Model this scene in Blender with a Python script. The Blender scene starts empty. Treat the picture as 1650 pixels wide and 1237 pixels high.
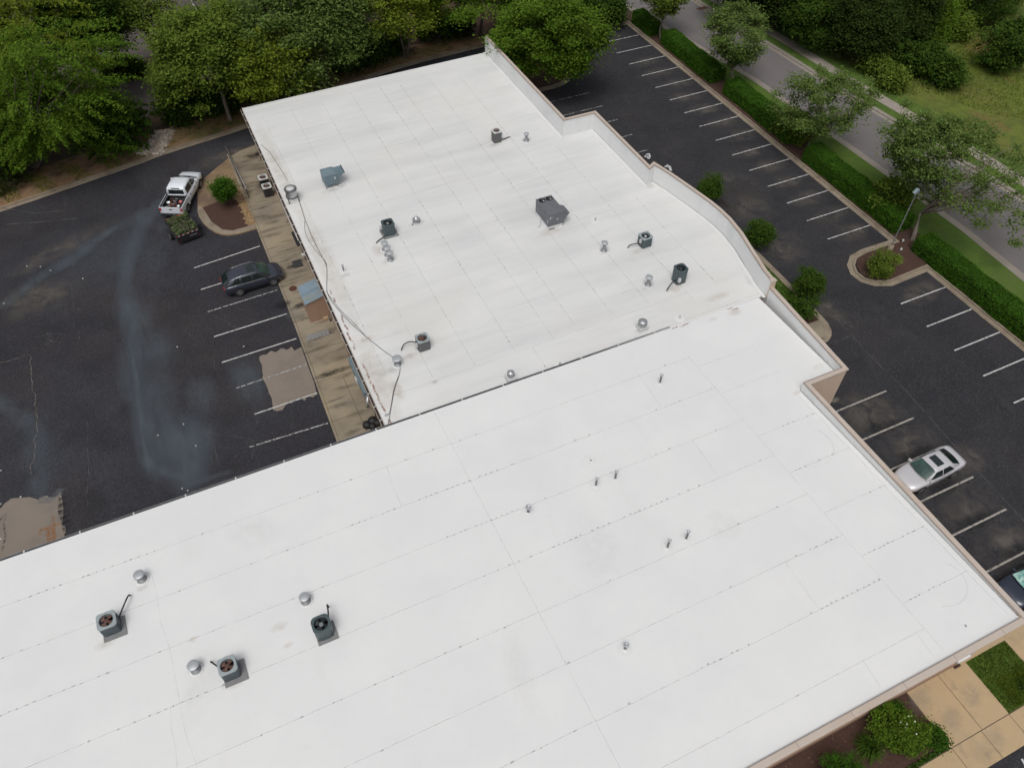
import bpy, math, random
import numpy as np
R = math.radians
random.seed(7)
rng = np.random.default_rng(11)
scene = bpy.context.scene
COL = scene.collection

# ------------------------------------------------------------------ camera
FPX, CAMH, YAW, PITCH, ROLL = 1257.93, 41.78, 0.44235, 0.86034, 0.00989
def _basis():
    cy, sy = math.cos(YAW), math.sin(YAW)
    f = np.array([sy*math.cos(PITCH), cy*math.cos(PITCH), -math.sin(PITCH)])
    r0 = np.array([cy, -sy, 0.0]); u0 = np.cross(r0, f)
    c, s = math.cos(ROLL), math.sin(ROLL)
    return r0*c+u0*s, -r0*s+u0*c, f
CR, CU, CF = _basis()
def G(px, py, z=0.0):
    """surveyed point: where a sight line of the photograph meets height z (metres)"""
    d = CF + CR*(px-825)/FPX - CU*(py-618.5)/FPX
    t = (z-CAMH)/d[2]
    return float(d[0]*t), float(d[1]*t)
import mathutils
cam = bpy.data.objects.new("camera", bpy.data.cameras.new("camera")); COL.objects.link(cam)
cam.data.sensor_width = 36; cam.data.lens = FPX/1650*36
cam.data.clip_end = 2000; cam.data.clip_start = .5
m3 = mathutils.Matrix(((CR[0], CU[0], -CF[0]), (CR[1], CU[1], -CF[1]), (CR[2], CU[2], -CF[2])))
cam.matrix_world = mathutils.Matrix.Translation((0, 0, CAMH)) @ m3.to_4x4()
scene.camera = cam
scene.cycles.transparent_max_bounces = 48

# ------------------------------------------------------------------ light: bright overcast
SUN_EL, SUN_AZ = R(63), R(218)         # azimuth clockwise from +Y
w = bpy.data.worlds.new("World"); scene.world = w; w.use_nodes = True
nt = w.node_tree; bg = nt.nodes["Background"]
sky = nt.nodes.new("ShaderNodeTexSky"); sky.sky_type = 'NISHITA'; sky.sun_disc = False
sky.sun_elevation = SUN_EL; sky.sun_rotation = SUN_AZ
sky.air_density = 1.0; sky.dust_density = 5.0; sky.ozone_density = 1.0
hs = nt.nodes.new("ShaderNodeHueSaturation"); hs.inputs["Saturation"].default_value = .22
nt.links.new(sky.outputs[0], hs.inputs["Color"]); nt.links.new(hs.outputs[0], bg.inputs[0])
bg.inputs[1].default_value = 0.15
sl = bpy.data.lights.new("sun", 'SUN'); sl.energy = 1.25; sl.angle = R(28); sl.color = (1, .97, .925)
so = bpy.data.objects.new("sun", sl); COL.objects.link(so)
sd = mathutils.Vector((math.sin(SUN_AZ)*math.cos(SUN_EL), math.cos(SUN_AZ)*math.cos(SUN_EL), math.sin(SUN_EL)))
so.rotation_euler = sd.to_track_quat('Z', 'Y').to_euler()
scene.view_settings.view_transform = 'Standard'; scene.view_settings.look = 'None'
scene.view_settings.exposure = -0.41; scene.view_settings.gamma = 1

# ------------------------------------------------------------------ materials
def mat(name, base, rough=.8, layers=(), bump=0, bscale=20, metal=0, spec=.5, island=None, islcol=None, trans=0, alpha=None, falloff=False, coat=0):
    """layers: (colour, noise scale, lo, hi, amount, (sx,sy,sz))"""
    m = bpy.data.materials.new(name); m.use_nodes = True
    n = m.node_tree.nodes; l = m.node_tree.links
    b = n["Principled BSDF"]; b.inputs["Roughness"].default_value = rough
    b.inputs["Metallic"].default_value = metal; b.inputs["Specular IOR Level"].default_value = spec
    if coat: b.inputs["Coat Weight"].default_value = coat; b.inputs["Coat Roughness"].default_value = .05
    tc = n.new("ShaderNodeTexCoord")
    rgb = n.new("ShaderNodeRGB"); rgb.outputs[0].default_value = (*base, 1); cur = rgb.outputs[0]
    def noise(scale, st, det=6, ro=.6, dist=0):
        mp = n.new("ShaderNodeMapping"); mp.inputs["Scale"].default_value = st
        mp.inputs["Location"].default_value = (random.random()*50, random.random()*50, random.random()*9)
        l.new(tc.outputs["Object"], mp.inputs[0])
        t = n.new("ShaderNodeTexNoise"); t.inputs["Scale"].default_value = scale; t.inputs["Detail"].default_value = det
        t.inputs["Roughness"].default_value = ro; t.inputs["Distortion"].default_value = dist
        l.new(mp.outputs[0], t.inputs["Vector"]); return t.outputs["Fac"]
    def mrange(v, lo, hi, a=0, c=1):
        r = n.new("ShaderNodeMapRange"); r.inputs[1].default_value = lo; r.inputs[2].default_value = hi
        r.inputs[3].default_value = a; r.inputs[4].default_value = c
        l.new(v, r.inputs[0]); return r.outputs[0]
    def mix(f, a, c2):
        x = n.new("ShaderNodeMix"); x.data_type = 'RGBA'
        l.new(f, x.inputs[0]); l.new(a, x.inputs[6])
        if isinstance(c2, tuple): x.inputs[7].default_value = (*c2, 1)
        else: l.new(c2, x.inputs[7])
        return x.outputs[2]
    for L in layers:
        c, s, lo, hi, am = L[:5]; st = L[5] if len(L) > 5 else (1, 1, 1)
        cur = mix(mrange(noise(s, st), lo, hi, 0, am), cur, c)
    if islcol is not None:
        g = n.new("ShaderNodeNewGeometry")
        cur = mix(mrange(g.outputs["Random Per Island"], 0, 1, 0, island), cur, islcol)
    l.new(cur, b.inputs["Base Color"])
    if bump:
        bp = n.new("ShaderNodeBump"); bp.inputs["Strength"].default_value = bump; bp.inputs["Distance"].default_value = .05
        l.new(noise(bscale, (1, 1, 1), 8, .7), bp.inputs["Height"]); l.new(bp.outputs[0], b.inputs["Normal"])
    if trans:      # leaves let some light through
        out = n["Material Output"]; tr = n.new("ShaderNodeBsdfTranslucent"); l.new(cur, tr.inputs[0])
        mx = n.new("ShaderNodeMixShader"); mx.inputs[0].default_value = trans
        l.new(b.outputs[0], mx.inputs[1]); l.new(tr.outputs[0], mx.inputs[2]); l.new(mx.outputs[0], out.inputs[0])
    if alpha is not None:   # worn paint and stains: (noise scale, lo, hi, amount, stretch)
        s, lo, hi, am = alpha[:4]; st = alpha[4] if len(alpha) > 4 else (1, 1, 1)
        a = mrange(noise(s, st, 8, .65, .6), lo, hi, 0, am)
        if falloff:
            uv = n.new("ShaderNodeUVMap"); ln = n.new("ShaderNodeVectorMath"); ln.operation = 'LENGTH'
            l.new(uv.outputs[0], ln.inputs[0]); fo = mrange(ln.outputs["Value"], 1.0, .25, 0, 1)
            mu = n.new("ShaderNodeMath"); mu.operation = 'MULTIPLY'; l.new(a, mu.inputs[0]); l.new(fo, mu.inputs[1]); a = mu.outputs[0]
        l.new(a, b.inputs["Alpha"])
    return m

M = {}
wht = (.715, .72, .715)
M['roof_low'] = mat('membrane clean', wht, .55, [((.665, .675, .685), .12, .4, .7, .7), ((.76, .76, .75), .3, .45, .7, .6), ((.66, .65, .63), 2.2, .55, .8, .3), ((.64, .63, .60), .9, .6, .75, .25, (1, .25, 1))], .05, 1.5)
M['roof_up'] = mat('membrane weathered', (.66, .665, .66), .6, [((.545, .55, .55), .45, .44, .68, .7, (.16, 1.2, 1)), ((.715, .715, .70), .2, .48, .7, .7), ((.66, .625, .56), .13, .52, .75, .5), ((.53, .535, .54), 1.3, .56, .74, .35, (.14, 1.6, 1)), ((.62, .60, .56), 3, .58, .75, .2)], .06, 1.5)
M['seam'] = mat('seam', (.50, .50, .49), .7, alpha=(2.5, .25, .6, .40))
M['seam_faint'] = mat('seam faint', (.56, .56, .56), .7, alpha=(.8, .3, .65, .38))
M['ghost'] = mat('ghost ripple', (.60, .60, .60), .7, alpha=(1.5, .35, .7, .35))
M['dot'] = mat('seam dot', (.38, .38, .37), .8, alpha=(9, .2, .5, .42))
M['membrane_wall'] = mat('membrane upstand', (.71, .72, .715), .55, [((.55, .57, .57), .8, .5, .72, .5, (1, 1, .2)), ((.74, .75, .75), .4, .4, .7, .6)], .05, 2)
M['ring'] = mat('membrane patch', (.69, .695, .69), .6)
M['tan'] = mat('tan stucco', (.54, .43, .345), .9, [((.46, .36, .285), .6, .45, .7, .5), ((.60, .49, .40), 3, .5, .7, .4)], .1, 30)
M['tancap'] = mat('tan coping', (.49, .42, .365), .6, [((.43, .33, .26), .5, .45, .7, .6), ((.56, .46, .38), 2, .55, .7, .4)], .03, 4)
M['browncap'] = mat('brown flashing', (.27, .22, .19), .6)
M['stain_rust'] = mat('rust stain', (.40, .26, .16), .8, alpha=(2.2, .3, .75, .38), falloff=True)
M['stain_shade_grey'] = mat('grey stain and painted shade', (.36, .34, .31), .8, alpha=(2.5, .3, .75, .38), falloff=True)  # real grey stains, plus shadows painted beside the hood and a vent
M['stain_beige'] = mat('beige stain', (.58, .50, .40), .8, alpha=(1.0, .25, .75, .4), falloff=True)
M['stain_redrust'] = mat('red rust', (.30, .12, .08), .8, alpha=(6, .42, .6, .85))
M['asphalt_w'] = mat('sealed asphalt west', (.037, .035, .041), .9, [((.058, .066, .080), .07, .45, .70, .7), ((.050, .043, .045), .14, .48, .7, .7), ((.012, .012, .014), 7, .45, .7, .55), ((.022, .022, .026), .3, .5, .68, .6), ((.075, .078, .085), 1.2, .6, .8, .35, (1, .3, 1)), ((.12, .12, .125), 9, .54, .72, .5)], .3, 60, spec=.15)
M['asphalt_e'] = mat('sealed asphalt east', (.034, .034, .039), .9, [((.012, .012, .014), 7, .45, .7, .5), ((.045, .041, .042), .12, .45, .7, .7), ((.058, .052, .050), .5, .55, .75, .5), ((.022, .021, .025), .35, .5, .7, .5), ((.12, .12, .125), 9, .54, .72, .5)], .3, 60, spec=.15)
M['wash'] = mat('washed silt', (.115, .140, .165), .95, alpha=(.8, .22, .80, .62, (1, .3, 1)), falloff=True)
M['washedge'] = mat('silt edge', (.15, .165, .185), .9, alpha=(1.6, .30, .75, .6))
M['silt'] = mat('dried silt', (.125, .112, .10), .95, alpha=(.9, .36, .66, .75), falloff=True)
M['oil'] = mat('oil stain', (.012, .012, .014), .5, alpha=(1.8, .3, .6, .8), falloff=True)
M['walkstain'] = mat('walk grime', (.085, .072, .06), .9, alpha=(2.2, .2, .8, .5), falloff=True)
M['pond'] = mat('ponding mark', (.62, .62, .61), .6, alpha=(.9, .3, .8, .18), falloff=True)
M['crack'] = mat('crack', (.17, .15, .13), .95, alpha=(1.6, .3, .55, .8))
M['crackd'] = mat('faint crack', (.10, .10, .10), .95, alpha=(1.2, .35, .6, .7))
M['paint'] = mat('worn white paint', (.52, .52, .51), .7, alpha=(5, .30, .50, .95))
M['paint_old'] = mat('old white paint', (.42, .42, .41), .7, alpha=(4, .40, .56, .85))
M['paint_tan'] = mat('dusty white paint', (.40, .37, .33), .7, alpha=(5, .28, .5, .9))
M['patch_grey'] = mat('bare asphalt patch', (.215, .18, .148), .9, [((.155, .135, .118), .7, .45, .7, .7), ((.23, .20, .18), 6, .5, .75, .4)], .1, 30)
M['orange'] = mat('orange marking', (.36, .16, .06), .85, alpha=(5, .3, .65, .6))
M['concrete'] = mat('stained concrete', (.275, .235, .172), .9, [((.15, .125, .095), .38, .43, .66, .7, (.8, 1.2, 1)), ((.34, .28, .18), .22, .5, .68, .7), ((.12, .10, .085), .9, .58, .7, .6, (.5, 1, 1)), ((.32, .27, .2), 5, .55, .75, .3)], .15, 25)
M['concrete_se'] = mat('tan concrete walk', (.46, .335, .195), .9, [((.30, .23, .155), .45, .5, .7, .6), ((.43, .33, .21), .8, .45, .7, .5), ((.20, .165, .13), 1.2, .6, .75, .6), ((.33, .25, .17), 8, .5, .8, .4)], .1, 30)
M['joint'] = mat('joint', (.10, .07, .05), .95)
M['kerb'] = mat('kerb concrete', (.26, .215, .16), .9, [((.17, .13, .095), 1.0, .45, .68, .8), ((.34, .29, .22), .6, .5, .7, .6), ((.10, .08, .065), 2.2, .58, .72, .6)], .15, 25)
M['kerb_st'] = mat('street kerb', (.27, .24, .205), .9, [((.2, .17, .14), 1.0, .45, .7, .6)], .1, 25)
M['road'] = mat('street asphalt', (.155, .142, .14), .9, [((.13, .12, .12), .25, .45, .7, .7, (1, .25, 1)), ((.18, .165, .16), .8, .5, .7, .4, (1, .2, 1)), ((.19, .18, .17), 12, .55, .75, .4)], .1, 40)
M['sidewalk'] = mat('pale sidewalk', (.30, .265, .225), .9, [((.23, .20, .17), .6, .45, .7, .6), ((.34, .31, .27), 5, .5, .75, .4)], .1, 30)
M['mulch'] = mat('mulch', (.070, .036, .026), 1, [((.045, .024, .018), 5, .45, .65, .8), ((.13, .07, .05), 14, .52, .72, .7), ((.06, .03, .022), .6, .45, .7, .6)], .6, 30)
M['lawn'] = mat('lawn', (.085, .150, .014), 1, [((.050, .100, .012), .35, .42, .65, .7), ((.12, .17, .025), 1.2, .5, .7, .6), ((.10, .11, .04), .22, .55, .72, .6), ((.035, .065, .014), 14, .45, .65, .7)], .6, 40)
M['meadow'] = mat('meadow', (.118, .155, .018), 1, [((.060, .085, .014), .18, .44, .64, .8), ((.135, .13, .03), .10, .50, .66, .8), ((.19, .095, .045), .13, .57, .70, .8), ((.045, .064, .012), 1.6, .47, .68, .6), ((.14, .15, .03), 5, .52, .7, .6)], .8, 18)
M['floor'] = mat('forest floor', (.085, .055, .034), 1, [((.030, .030, .014), .15, .42, .65, .8), ((.13, .075, .042), .11, .54, .7, .8), ((.032, .022, .015), 1.4, .45, .65, .7), ((.12, .085, .055), 9, .58, .75, .5)], .6, 20)
M['verge'] = mat('dry verge', (.27, .165, .09), 1, [((.115, .110, .038), .28, .45, .62, .9), ((.20, .105, .052), .45, .54, .7, .8), ((.055, .038, .024), .8, .5, .68, .7), ((.15, .11, .06), 8, .52, .75, .5)], .5, 25)
M['dirtpad'] = mat('dirty pad', (.24, .165, .095), .95, [((.12, .085, .06), .5, .45, .66, .9, (.5, 1, 1)), ((.33, .24, .14), .7, .5, .7, .6)], .2, 25)
M['rock'] = mat('pale rock', (.60, .54, .47), .9, [((.22, .18, .15), 2, .4, .7, .8)], .3, 10, island=.7, islcol=(.24, .18, .14))
M['rock_tan'] = mat('tan rock', (.36, .27, .15), .9, [], .3, 10, island=.9, islcol=(.24, .13, .06))
M['farlot'] = mat('faded asphalt', (.085, .07, .068), .9, [((.13, .105, .095), .2, .45, .7, .8), ((.06, .052, .05), .5, .5, .7, .5)], .1, 30)
M['bark'] = mat('bark', (.14, .115, .09), .95, [((.07, .055, .045), 5, .4, .65, .8, (1, 1, .2))], .5, 20)
M['bark_pale'] = mat('pale bark', (.24, .20, .165), .95, [((.12, .10, .08), 5, .4, .65, .8, (1, 1, .2))], .4, 20)
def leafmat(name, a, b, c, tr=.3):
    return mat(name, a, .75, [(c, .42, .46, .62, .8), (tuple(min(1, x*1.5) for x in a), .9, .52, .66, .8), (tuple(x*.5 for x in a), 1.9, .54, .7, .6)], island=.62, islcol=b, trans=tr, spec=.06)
M['leaf_mid'] = leafmat('leaf mid green', (.080, .132, .014), (.235, .290, .055), (.034, .074, .008))
M['leaf_fresh'] = leafmat('leaf fresh green', (.062, .130, .010), (.190, .285, .034), (.026, .066, .006))
M['leaf_grey'] = leafmat('leaf grey green', (.074, .128, .022), (.225, .290, .090), (.034, .070, .010))
M['leaf_yellow'] = leafmat('leaf yellow green', (.100, .148, .012), (.270, .310, .042), (.044, .082, .008))
M['leaf_dark'] = leafmat('leaf dark green', (.030, .066, .009), (.075, .125, .016), (.014, .034, .005), .12)
M['leaf_pine'] = leafmat('leaf blackish', (.026, .044, .009), (.060, .085, .017), (.012, .022, .005), .08)
M['leaf_hedge'] = leafmat('hedge leaf', (.034, .090, .008), (.060, .135, .013), (.018, .052, .005), .1)
M['core'] = mat('painted twig shade', (.018, .022, .010), 1)  # near-black so the shade inside hedges is held in the colour
M['brushleaf'] = leafmat('cut brush leaf', (.075, .115, .04), (.23, .25, .15), (.035, .06, .015), .1)
M['flower'] = mat('white blossom', (.7, .7, .62), .7)
M['galv'] = mat('galvanised steel', (.50, .51, .52), .38, [((.33, .34, .35), 3, .45, .7, .6)], metal=.75)
M['galv_cap'] = mat('weathered zinc', (.47, .49, .51), .45, [((.33, .345, .36), 2.5, .45, .7, .6)], metal=.35)
M['galv_dull'] = mat('dull galvanised', (.30, .31, .32), .55, [((.2, .2, .2), 3, .45, .7, .6)], metal=.5)
M['pipe_dark'] = mat('dark lead pipe', (.17, .17, .18), .6, metal=.4)  # plain dark grey metal for pipes, clamp and scrap
M['slate'] = mat('slate paint', (.055, .072, .082), .5, [((.085, .10, .11), 2, .5, .75, .5)])
M['slate_lt'] = mat('pale grey paint', (.30, .34, .35), .5, [((.20, .22, .23), 3, .5, .75, .6)])
M['green_dk'] = mat('dark green grey paint', (.055, .080, .086), .45, [((.09, .12, .125), 2, .5, .75, .5)])
M['coil_grey'] = mat('grey coil', (.10, .10, .105), .6, [((.16, .16, .16), 3, .5, .75, .6)])
M['rtu'] = mat('unit grey', (.135, .14, .155), .5, [((.11, .112, .12), 1.5, .45, .7, .6)])
M['hoodblue'] = mat('blue grey sheet metal', (.13, .19, .22), .5, [((.10, .145, .165), 1.5, .45, .7, .7)])
M['duct'] = mat('blue duct', (.17, .23, .26), .5, [((.12, .16, .18), 1.2, .45, .7, .7)])
M['shedroof'] = mat('pale blue metal roof', (.24, .33, .40), .4, [((.30, .28, .20), .9, .5, .68, .8, (.4, 1.2, 1)), ((.32, .40, .46), 1.5, .5, .7, .5)], metal=.3)
M['shedwall'] = mat('brown painted board', (.33, .215, .15), .85, [((.27, .175, .12), .8, .45, .7, .6)])
M['fan_rust'] = mat('rusty fan', (.17, .085, .065), .7)
M['fan_dark'] = mat('dark fan', (.018, .022, .025), .5)
M['black'] = mat('black rubber', (.012, .012, .013), .6)
M['blacksteel'] = mat('black steel', (.02, .02, .022), .45)
M['white'] = mat('white paint', (.72, .73, .74), .35, coat=.3)
M['label'] = mat('pale sticker', (.55, .56, .55), .6)
M['pad'] = mat('grey pad', (.22, .22, .225), .9, [((.17, .17, .17), 3, .45, .7, .6)], .1, 20)
M['carwhite'] = mat('white car paint', (.70, .73, .78), .22, coat=.6)
M['carsilver'] = mat('silver car paint', (.60, .59, .61), .28, metal=.25, coat=.6)
M['carblue'] = mat('slate blue car paint', (.045, .050, .070), .25, metal=.35, coat=.7)
M['carnavy'] = mat('navy car paint', (.018, .026, .046), .25, metal=.2, coat=.7)
M['glass'] = mat('dark glass', (.012, .020, .020), .06, spec=.9)
M['glass_green'] = mat('green tinted glass', (.014, .042, .036), .08, [((.035, .085, .072), 1.6, .45, .6, .8)], spec=.9)
M['glass_teal'] = mat('teal windscreen', (.10, .30, .27), .12, [((.42, .60, .54), 2.0, .45, .58, .9, (1, 1.6, 1))], spec=.9)
M['redlamp'] = mat('red lamp lens', (.40, .02, .02), .2, spec=.8)
M['clearlamp'] = mat('clear lamp lens', (.6, .62, .64), .12, spec=.9)
M['chrome'] = mat('bright trim', (.62, .62, .63), .2, metal=.9)
M['tyre'] = mat('tyre', (.018, .018, .018), .85)
M['rim'] = mat('alloy rim', (.42, .42, .43), .3, metal=.7)
M['tapered_red'] = mat('reflective red', (.45, .05, .04), .4)
M['iron'] = mat('rusty iron', (.085, .035, .022), .8)
M['card'] = mat('cardboard', (.38, .27, .16), .9)
M['lampblue'] = mat('lamp housing', (.20, .26, .29), .4)
M['orangewood'] = mat('orange wood', (.40, .10, .04), .7)
M['bucket_red'] = mat('pink red plastic', (.6, .16, .16), .5)

# ------------------------------------------------------------------ mesh builder
class MB:
    def __init__(s): s.v = []; s.f = []; s.m = []; s.uv = []; s.mats = []; s.sm = []
    def mi(s, k):
        if k not in s.mats: s.mats.append(k)
        return s.mats.index(k)
    def face(s, pts, k, uv=None, smooth=False):
        b = len(s.v); s.v += [tuple(p) for p in pts]; s.f.append(tuple(range(b, b+len(pts)))); s.m.append(s.mi(k)); s.uv.append(uv); s.sm.append(smooth)
    def raw(s, verts, faces, k, smooth=False):
        b = len(s.v); s.v += [tuple(p) for p in verts]; i = s.mi(k)
        for f in faces: s.f.append(tuple(b+q for q in f)); s.m.append(i); s.uv.append(None); s.sm.append(smooth)
    def box(s, x0, x1, y0, y1, z0, z1, k, bev=0):
        if bev:
            poly = [(x0+bev, y0), (x1-bev, y0), (x1, y0+bev), (x1, y1-bev), (x1-bev, y1), (x0+bev, y1), (x0, y1-bev), (x0, y0+bev)]
            return s.prism(poly, z0, z1, k)
        v = [(x0, y0, z0), (x1, y0, z0), (x1, y1, z0), (x0, y1, z0), (x0, y0, z1), (x1, y0, z1), (x1, y1, z1), (x0, y1, z1)]
        s.raw(v, [(0, 3, 2, 1), (4, 5, 6, 7), (0, 1, 5, 4), (1, 2, 6, 5), (2, 3, 7, 6), (3, 0, 4, 7)], k)
    def hexa(s, b, t, k):
        """bottom four and top four points"""
        s.raw(list(b)+list(t), [(0, 3, 2, 1), (4, 5, 6, 7), (0, 1, 5, 4), (1, 2, 6, 5), (2, 3, 7, 6), (3, 0, 4, 7)], k)
    def prism(s, poly, z0, z1, k, ktop=None, bottom=True):
        n = len(poly)
        g = z1 if callable(z1) else (lambda x, y: z1); h = z0 if callable(z0) else (lambda x, y: z0)
        a = sum(poly[i][0]*poly[(i+1) % n][1]-poly[(i+1) % n][0]*poly[i][1] for i in range(n))
        if a < 0: poly = poly[::-1]
        v = [(x, y, h(x, y)) for x, y in poly]+[(x, y, g(x, y)) for x, y in poly]
        s.raw(v, [(i, (i+1) % n, n+(i+1) % n, n+i) for i in range(n)], k)
        s.face([(x, y, g(x, y)) for x, y in poly], ktop or k)
        if bottom: s.face([(x, y, h(x, y)) for x, y in poly[::-1]], k)
    def sheet(s, poly, z, k):
        n = len(poly); a = sum(poly[i][0]*poly[(i+1) % n][1]-poly[(i+1) % n][0]*poly[i][1] for i in range(n))
        if a < 0: poly = poly[::-1]
        s.face([(x, y, z(x, y) if callable(z) else z) for x, y in poly], k)
    def lathe(s, prof, k, cx=0, cy=0, n=24, axis='z', smooth=True, cz=0):
        v = []
        for r, h in prof:
            for i in range(n):
                a = 2*math.pi*i/n; c, d = r*math.cos(a), r*math.sin(a)
                v.append((cx+c, cy+d, cz+h) if axis == 'z' else (cx+c, cy+h, cz+d) if axis == 'y' else (cx+h, cy+c, cz+d))
        f = []
        for j in range(len(prof)-1):
            for i in range(n):
                q = (j*n+i, j*n+(i+1) % n, (j+1)*n+(i+1) % n, (j+1)*n+i); f.append(q if axis != 'y' else q[::-1])
        s.raw(v, f, k, smooth)
        for j, rev in ((0, True), (len(prof)-1, False)):
            if prof[j][0] > 1e-4:
                ring = v[j*n:(j+1)*n]; s.face(ring[::-1] if (rev != (axis == 'y')) else ring, k)
    def tube(s, pts, r, k, n=8, r2=None):
        P = [np.array(p, float) for p in pts]; v = []; m = len(P)
        for i, p in enumerate(P):
            t = P[min(i+1, m-1)]-P[max(i-1, 0)]; t /= (np.linalg.norm(t)+1e-9)
            a = np.array([0, 0, 1.]) if abs(t[2]) < .9 else np.array([1., 0, 0])
            u = np.cross(t, a); u /= np.linalg.norm(u); w_ = np.cross(t, u)
            rr = r if r2 is None else r+(r2-r)*i/(m-1)
            for j in range(n):
                q = 2*math.pi*j/n; v.append(p+rr*(math.cos(q)*u+math.sin(q)*w_))
        f = [(i*n+j, (i+1)*n+j, (i+1)*n+(j+1) % n, i*n+(j+1) % n) for i in range(m-1) for j in range(n)]
        f.append(tuple(range(n))); f.append(tuple((m-1)*n+j for j in range(n-1, -1, -1)))
        s.raw(v, f, k, True)
    def strip(s, pts, wd, z, k, jit=0, sub=0):
        P = [np.array(p[:2], float) for p in pts]
        if sub:
            Q = []
            for a, b in zip(P[:-1], P[1:]):
                nn = max(1, int(np.linalg.norm(b-a)/sub))
                for i in range(nn): Q.append(a+(b-a)*i/nn+rng.normal(0, jit, 2)*(i > 0))
            Q.append(P[-1]); P = Q
        zf = z if callable(z) else (lambda x, y: z)
        L_, R_ = [], []
        for i, p in enumerate(P):
            t = P[min(i+1, len(P)-1)]-P[max(i-1, 0)]; t /= np.linalg.norm(t)+1e-9; nn = np.array([-t[1], t[0]])*wd/2
            L_.append(p+nn); R_.append(p-nn)
        for i in range(len(P)-1):
            s.face([(q[0], q[1], zf(q[0], q[1])) for q in (R_[i], R_[i+1], L_[i+1], L_[i])], k)
    def blot(s, cx, cy, rx, ry, z, k, ang=0):
        zf = z if callable(z) else (lambda x, y: z); c, d = math.cos(ang), math.sin(ang)
        pts = []
        for a, b in ((-1, -1), (1, -1), (1, 1), (-1, 1)):
            x = cx+a*rx*c-b*ry*d; y = cy+a*rx*d+b*ry*c; pts.append((x, y, zf(x, y)))
        s.face(pts, k, [(-1, -1), (1, -1), (1, 1), (-1, 1)])
    def loft(s, rings, k, smooth=True, caps=True):
        n = len(rings[0]); v = [p for r_ in rings for p in r_]
        f = [(i*n+j, i*n+(j+1) % n, (i+1)*n+(j+1) % n, (i+1)*n+j) for i in range(len(rings)-1) for j in range(n)]
        if caps: f += [tuple(range(n-1, -1, -1)), tuple((len(rings)-1)*n+j for j in range(n))]
        s.raw(v, f, k, smooth)
    def build(s, name, parent=None, loc=None, fix=False):
        me = bpy.data.meshes.new(name); me.from_pydata(s.v, [], s.f); me.update()
        for k in s.mats: me.materials.append(M[k])
        me.polygons.foreach_set('material_index', s.m)
        me.polygons.foreach_set('use_smooth', s.sm)
        if any(u is not None for u in s.uv):
            ul = me.uv_layers.new(name='UVMap')
            for p, u in zip(me.polygons, s.uv):
                if u is not None:
                    for li, c in zip(p.loop_indices, u): ul.data[li].uv = c
        if fix:
            import bmesh
            bm = bmesh.new(); bm.from_mesh(me); bmesh.ops.remove_doubles(bm, verts=bm.verts, dist=1e-5); bmesh.ops.recalc_face_normals(bm, faces=bm.faces); bm.to_mesh(me); bm.free()
        o = bpy.data.objects.new(name, me); COL.objects.link(o)
        if parent is not None: o.parent = parent
        if loc is not None: o.location = loc
        return o
def tag(o, label=None, cat=None, group=None, kind=None):
    if label: o['label'] = label
    if cat: o['category'] = cat
    if group: o['group'] = group
    if kind: o['kind'] = kind
    return o
def thing(name, label, cat, loc=(0, 0, 0), rz=0, group=None, sc=1):
    o = bpy.data.objects.new(name, None); COL.objects.link(o); o.empty_display_size = .3
    o.location = loc; o.rotation_euler = (0, 0, rz); o.scale = (sc, sc, sc)
    return tag(o, label, cat, group)
def dup(root, loc, rz=0, label=None, group=None, sc=None):
    r = root.copy(); COL.objects.link(r); r.location = loc; r.rotation_euler = (0, 0, rz)
    if sc: r.scale = (sc, sc, sc)
    if label: r['label'] = label
    if group: r['group'] = group
    for ch in list(root.children):
        c = ch.copy(); COL.objects.link(c); c.parent = r
        for g in list(ch.children):
            d = g.copy(); COL.objects.link(d); d.parent = c
    return r
def struct(name, b, kind='structure'):
    o = b.build(name); o['kind'] = kind; return o
def offset(pts, d, closed=False):
    """offset a polyline to its left by d with mitred corners"""
    P = [np.array(p, float) for p in pts]; n = len(P); out = []
    for i in range(n):
        a = P[(i-1) % n] if (closed or i > 0) else None; b = P[(i+1) % n] if (closed or i < n-1) else None
        ns = []
        if a is not None: t = P[i]-a; t /= np.linalg.norm(t); ns.append(np.array([-t[1], t[0]]))
        if b is not None: t = b-P[i]; t /= np.linalg.norm(t); ns.append(np.array([-t[1], t[0]]))
        if len(ns) == 1: q = ns[0]*d
        else:
            m_ = ns[0]+ns[1]; m_ /= np.linalg.norm(m_)+1e-9; q = m_*d/max(.35, float(m_@ns[0]))
        out.append(tuple(P[i]+q))
    return out
def smooth_poly(pts, it=2, closed=False):
    P = [np.array(p, float) for p in pts]
    for _ in range(it):
        Q = [] if closed else [P[0]]
        for i in range(len(P) if closed else len(P)-1):
            a, b = P[i], P[(i+1) % len(P)]; Q += [a*.75+b*.25, a*.25+b*.75]
        if not closed: Q.append(P[-1])
        P = Q
    return [tuple(p) for p in P]

# ------------------------------------------------------------------ GROUND AND PAVING
b = MB(); b.sheet([(-500, -400), (600, -400), (600, 700), (-500, 700)], 0, 'floor'); struct('ground', b)
NC = [(-60, 62), (-35, 65.2), (-16.6, 68.66), (-13.6, 69.24), (-4.7, 71.15), (-2.5, 71.83), (5.8, 73.1), (12, 75.2), (18, 77.2), (25, 78.5), (34, 79.0)]
ZA = .012
b = MB()
b.sheet([(-60, 20), (2.95, 20)]+[(2.95, 62)]+[(3.2, 70), (34.2, 70), (34.2, 79.0)]+NC[::-1], ZA, 'asphalt_w')
za = ZA+.004
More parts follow.
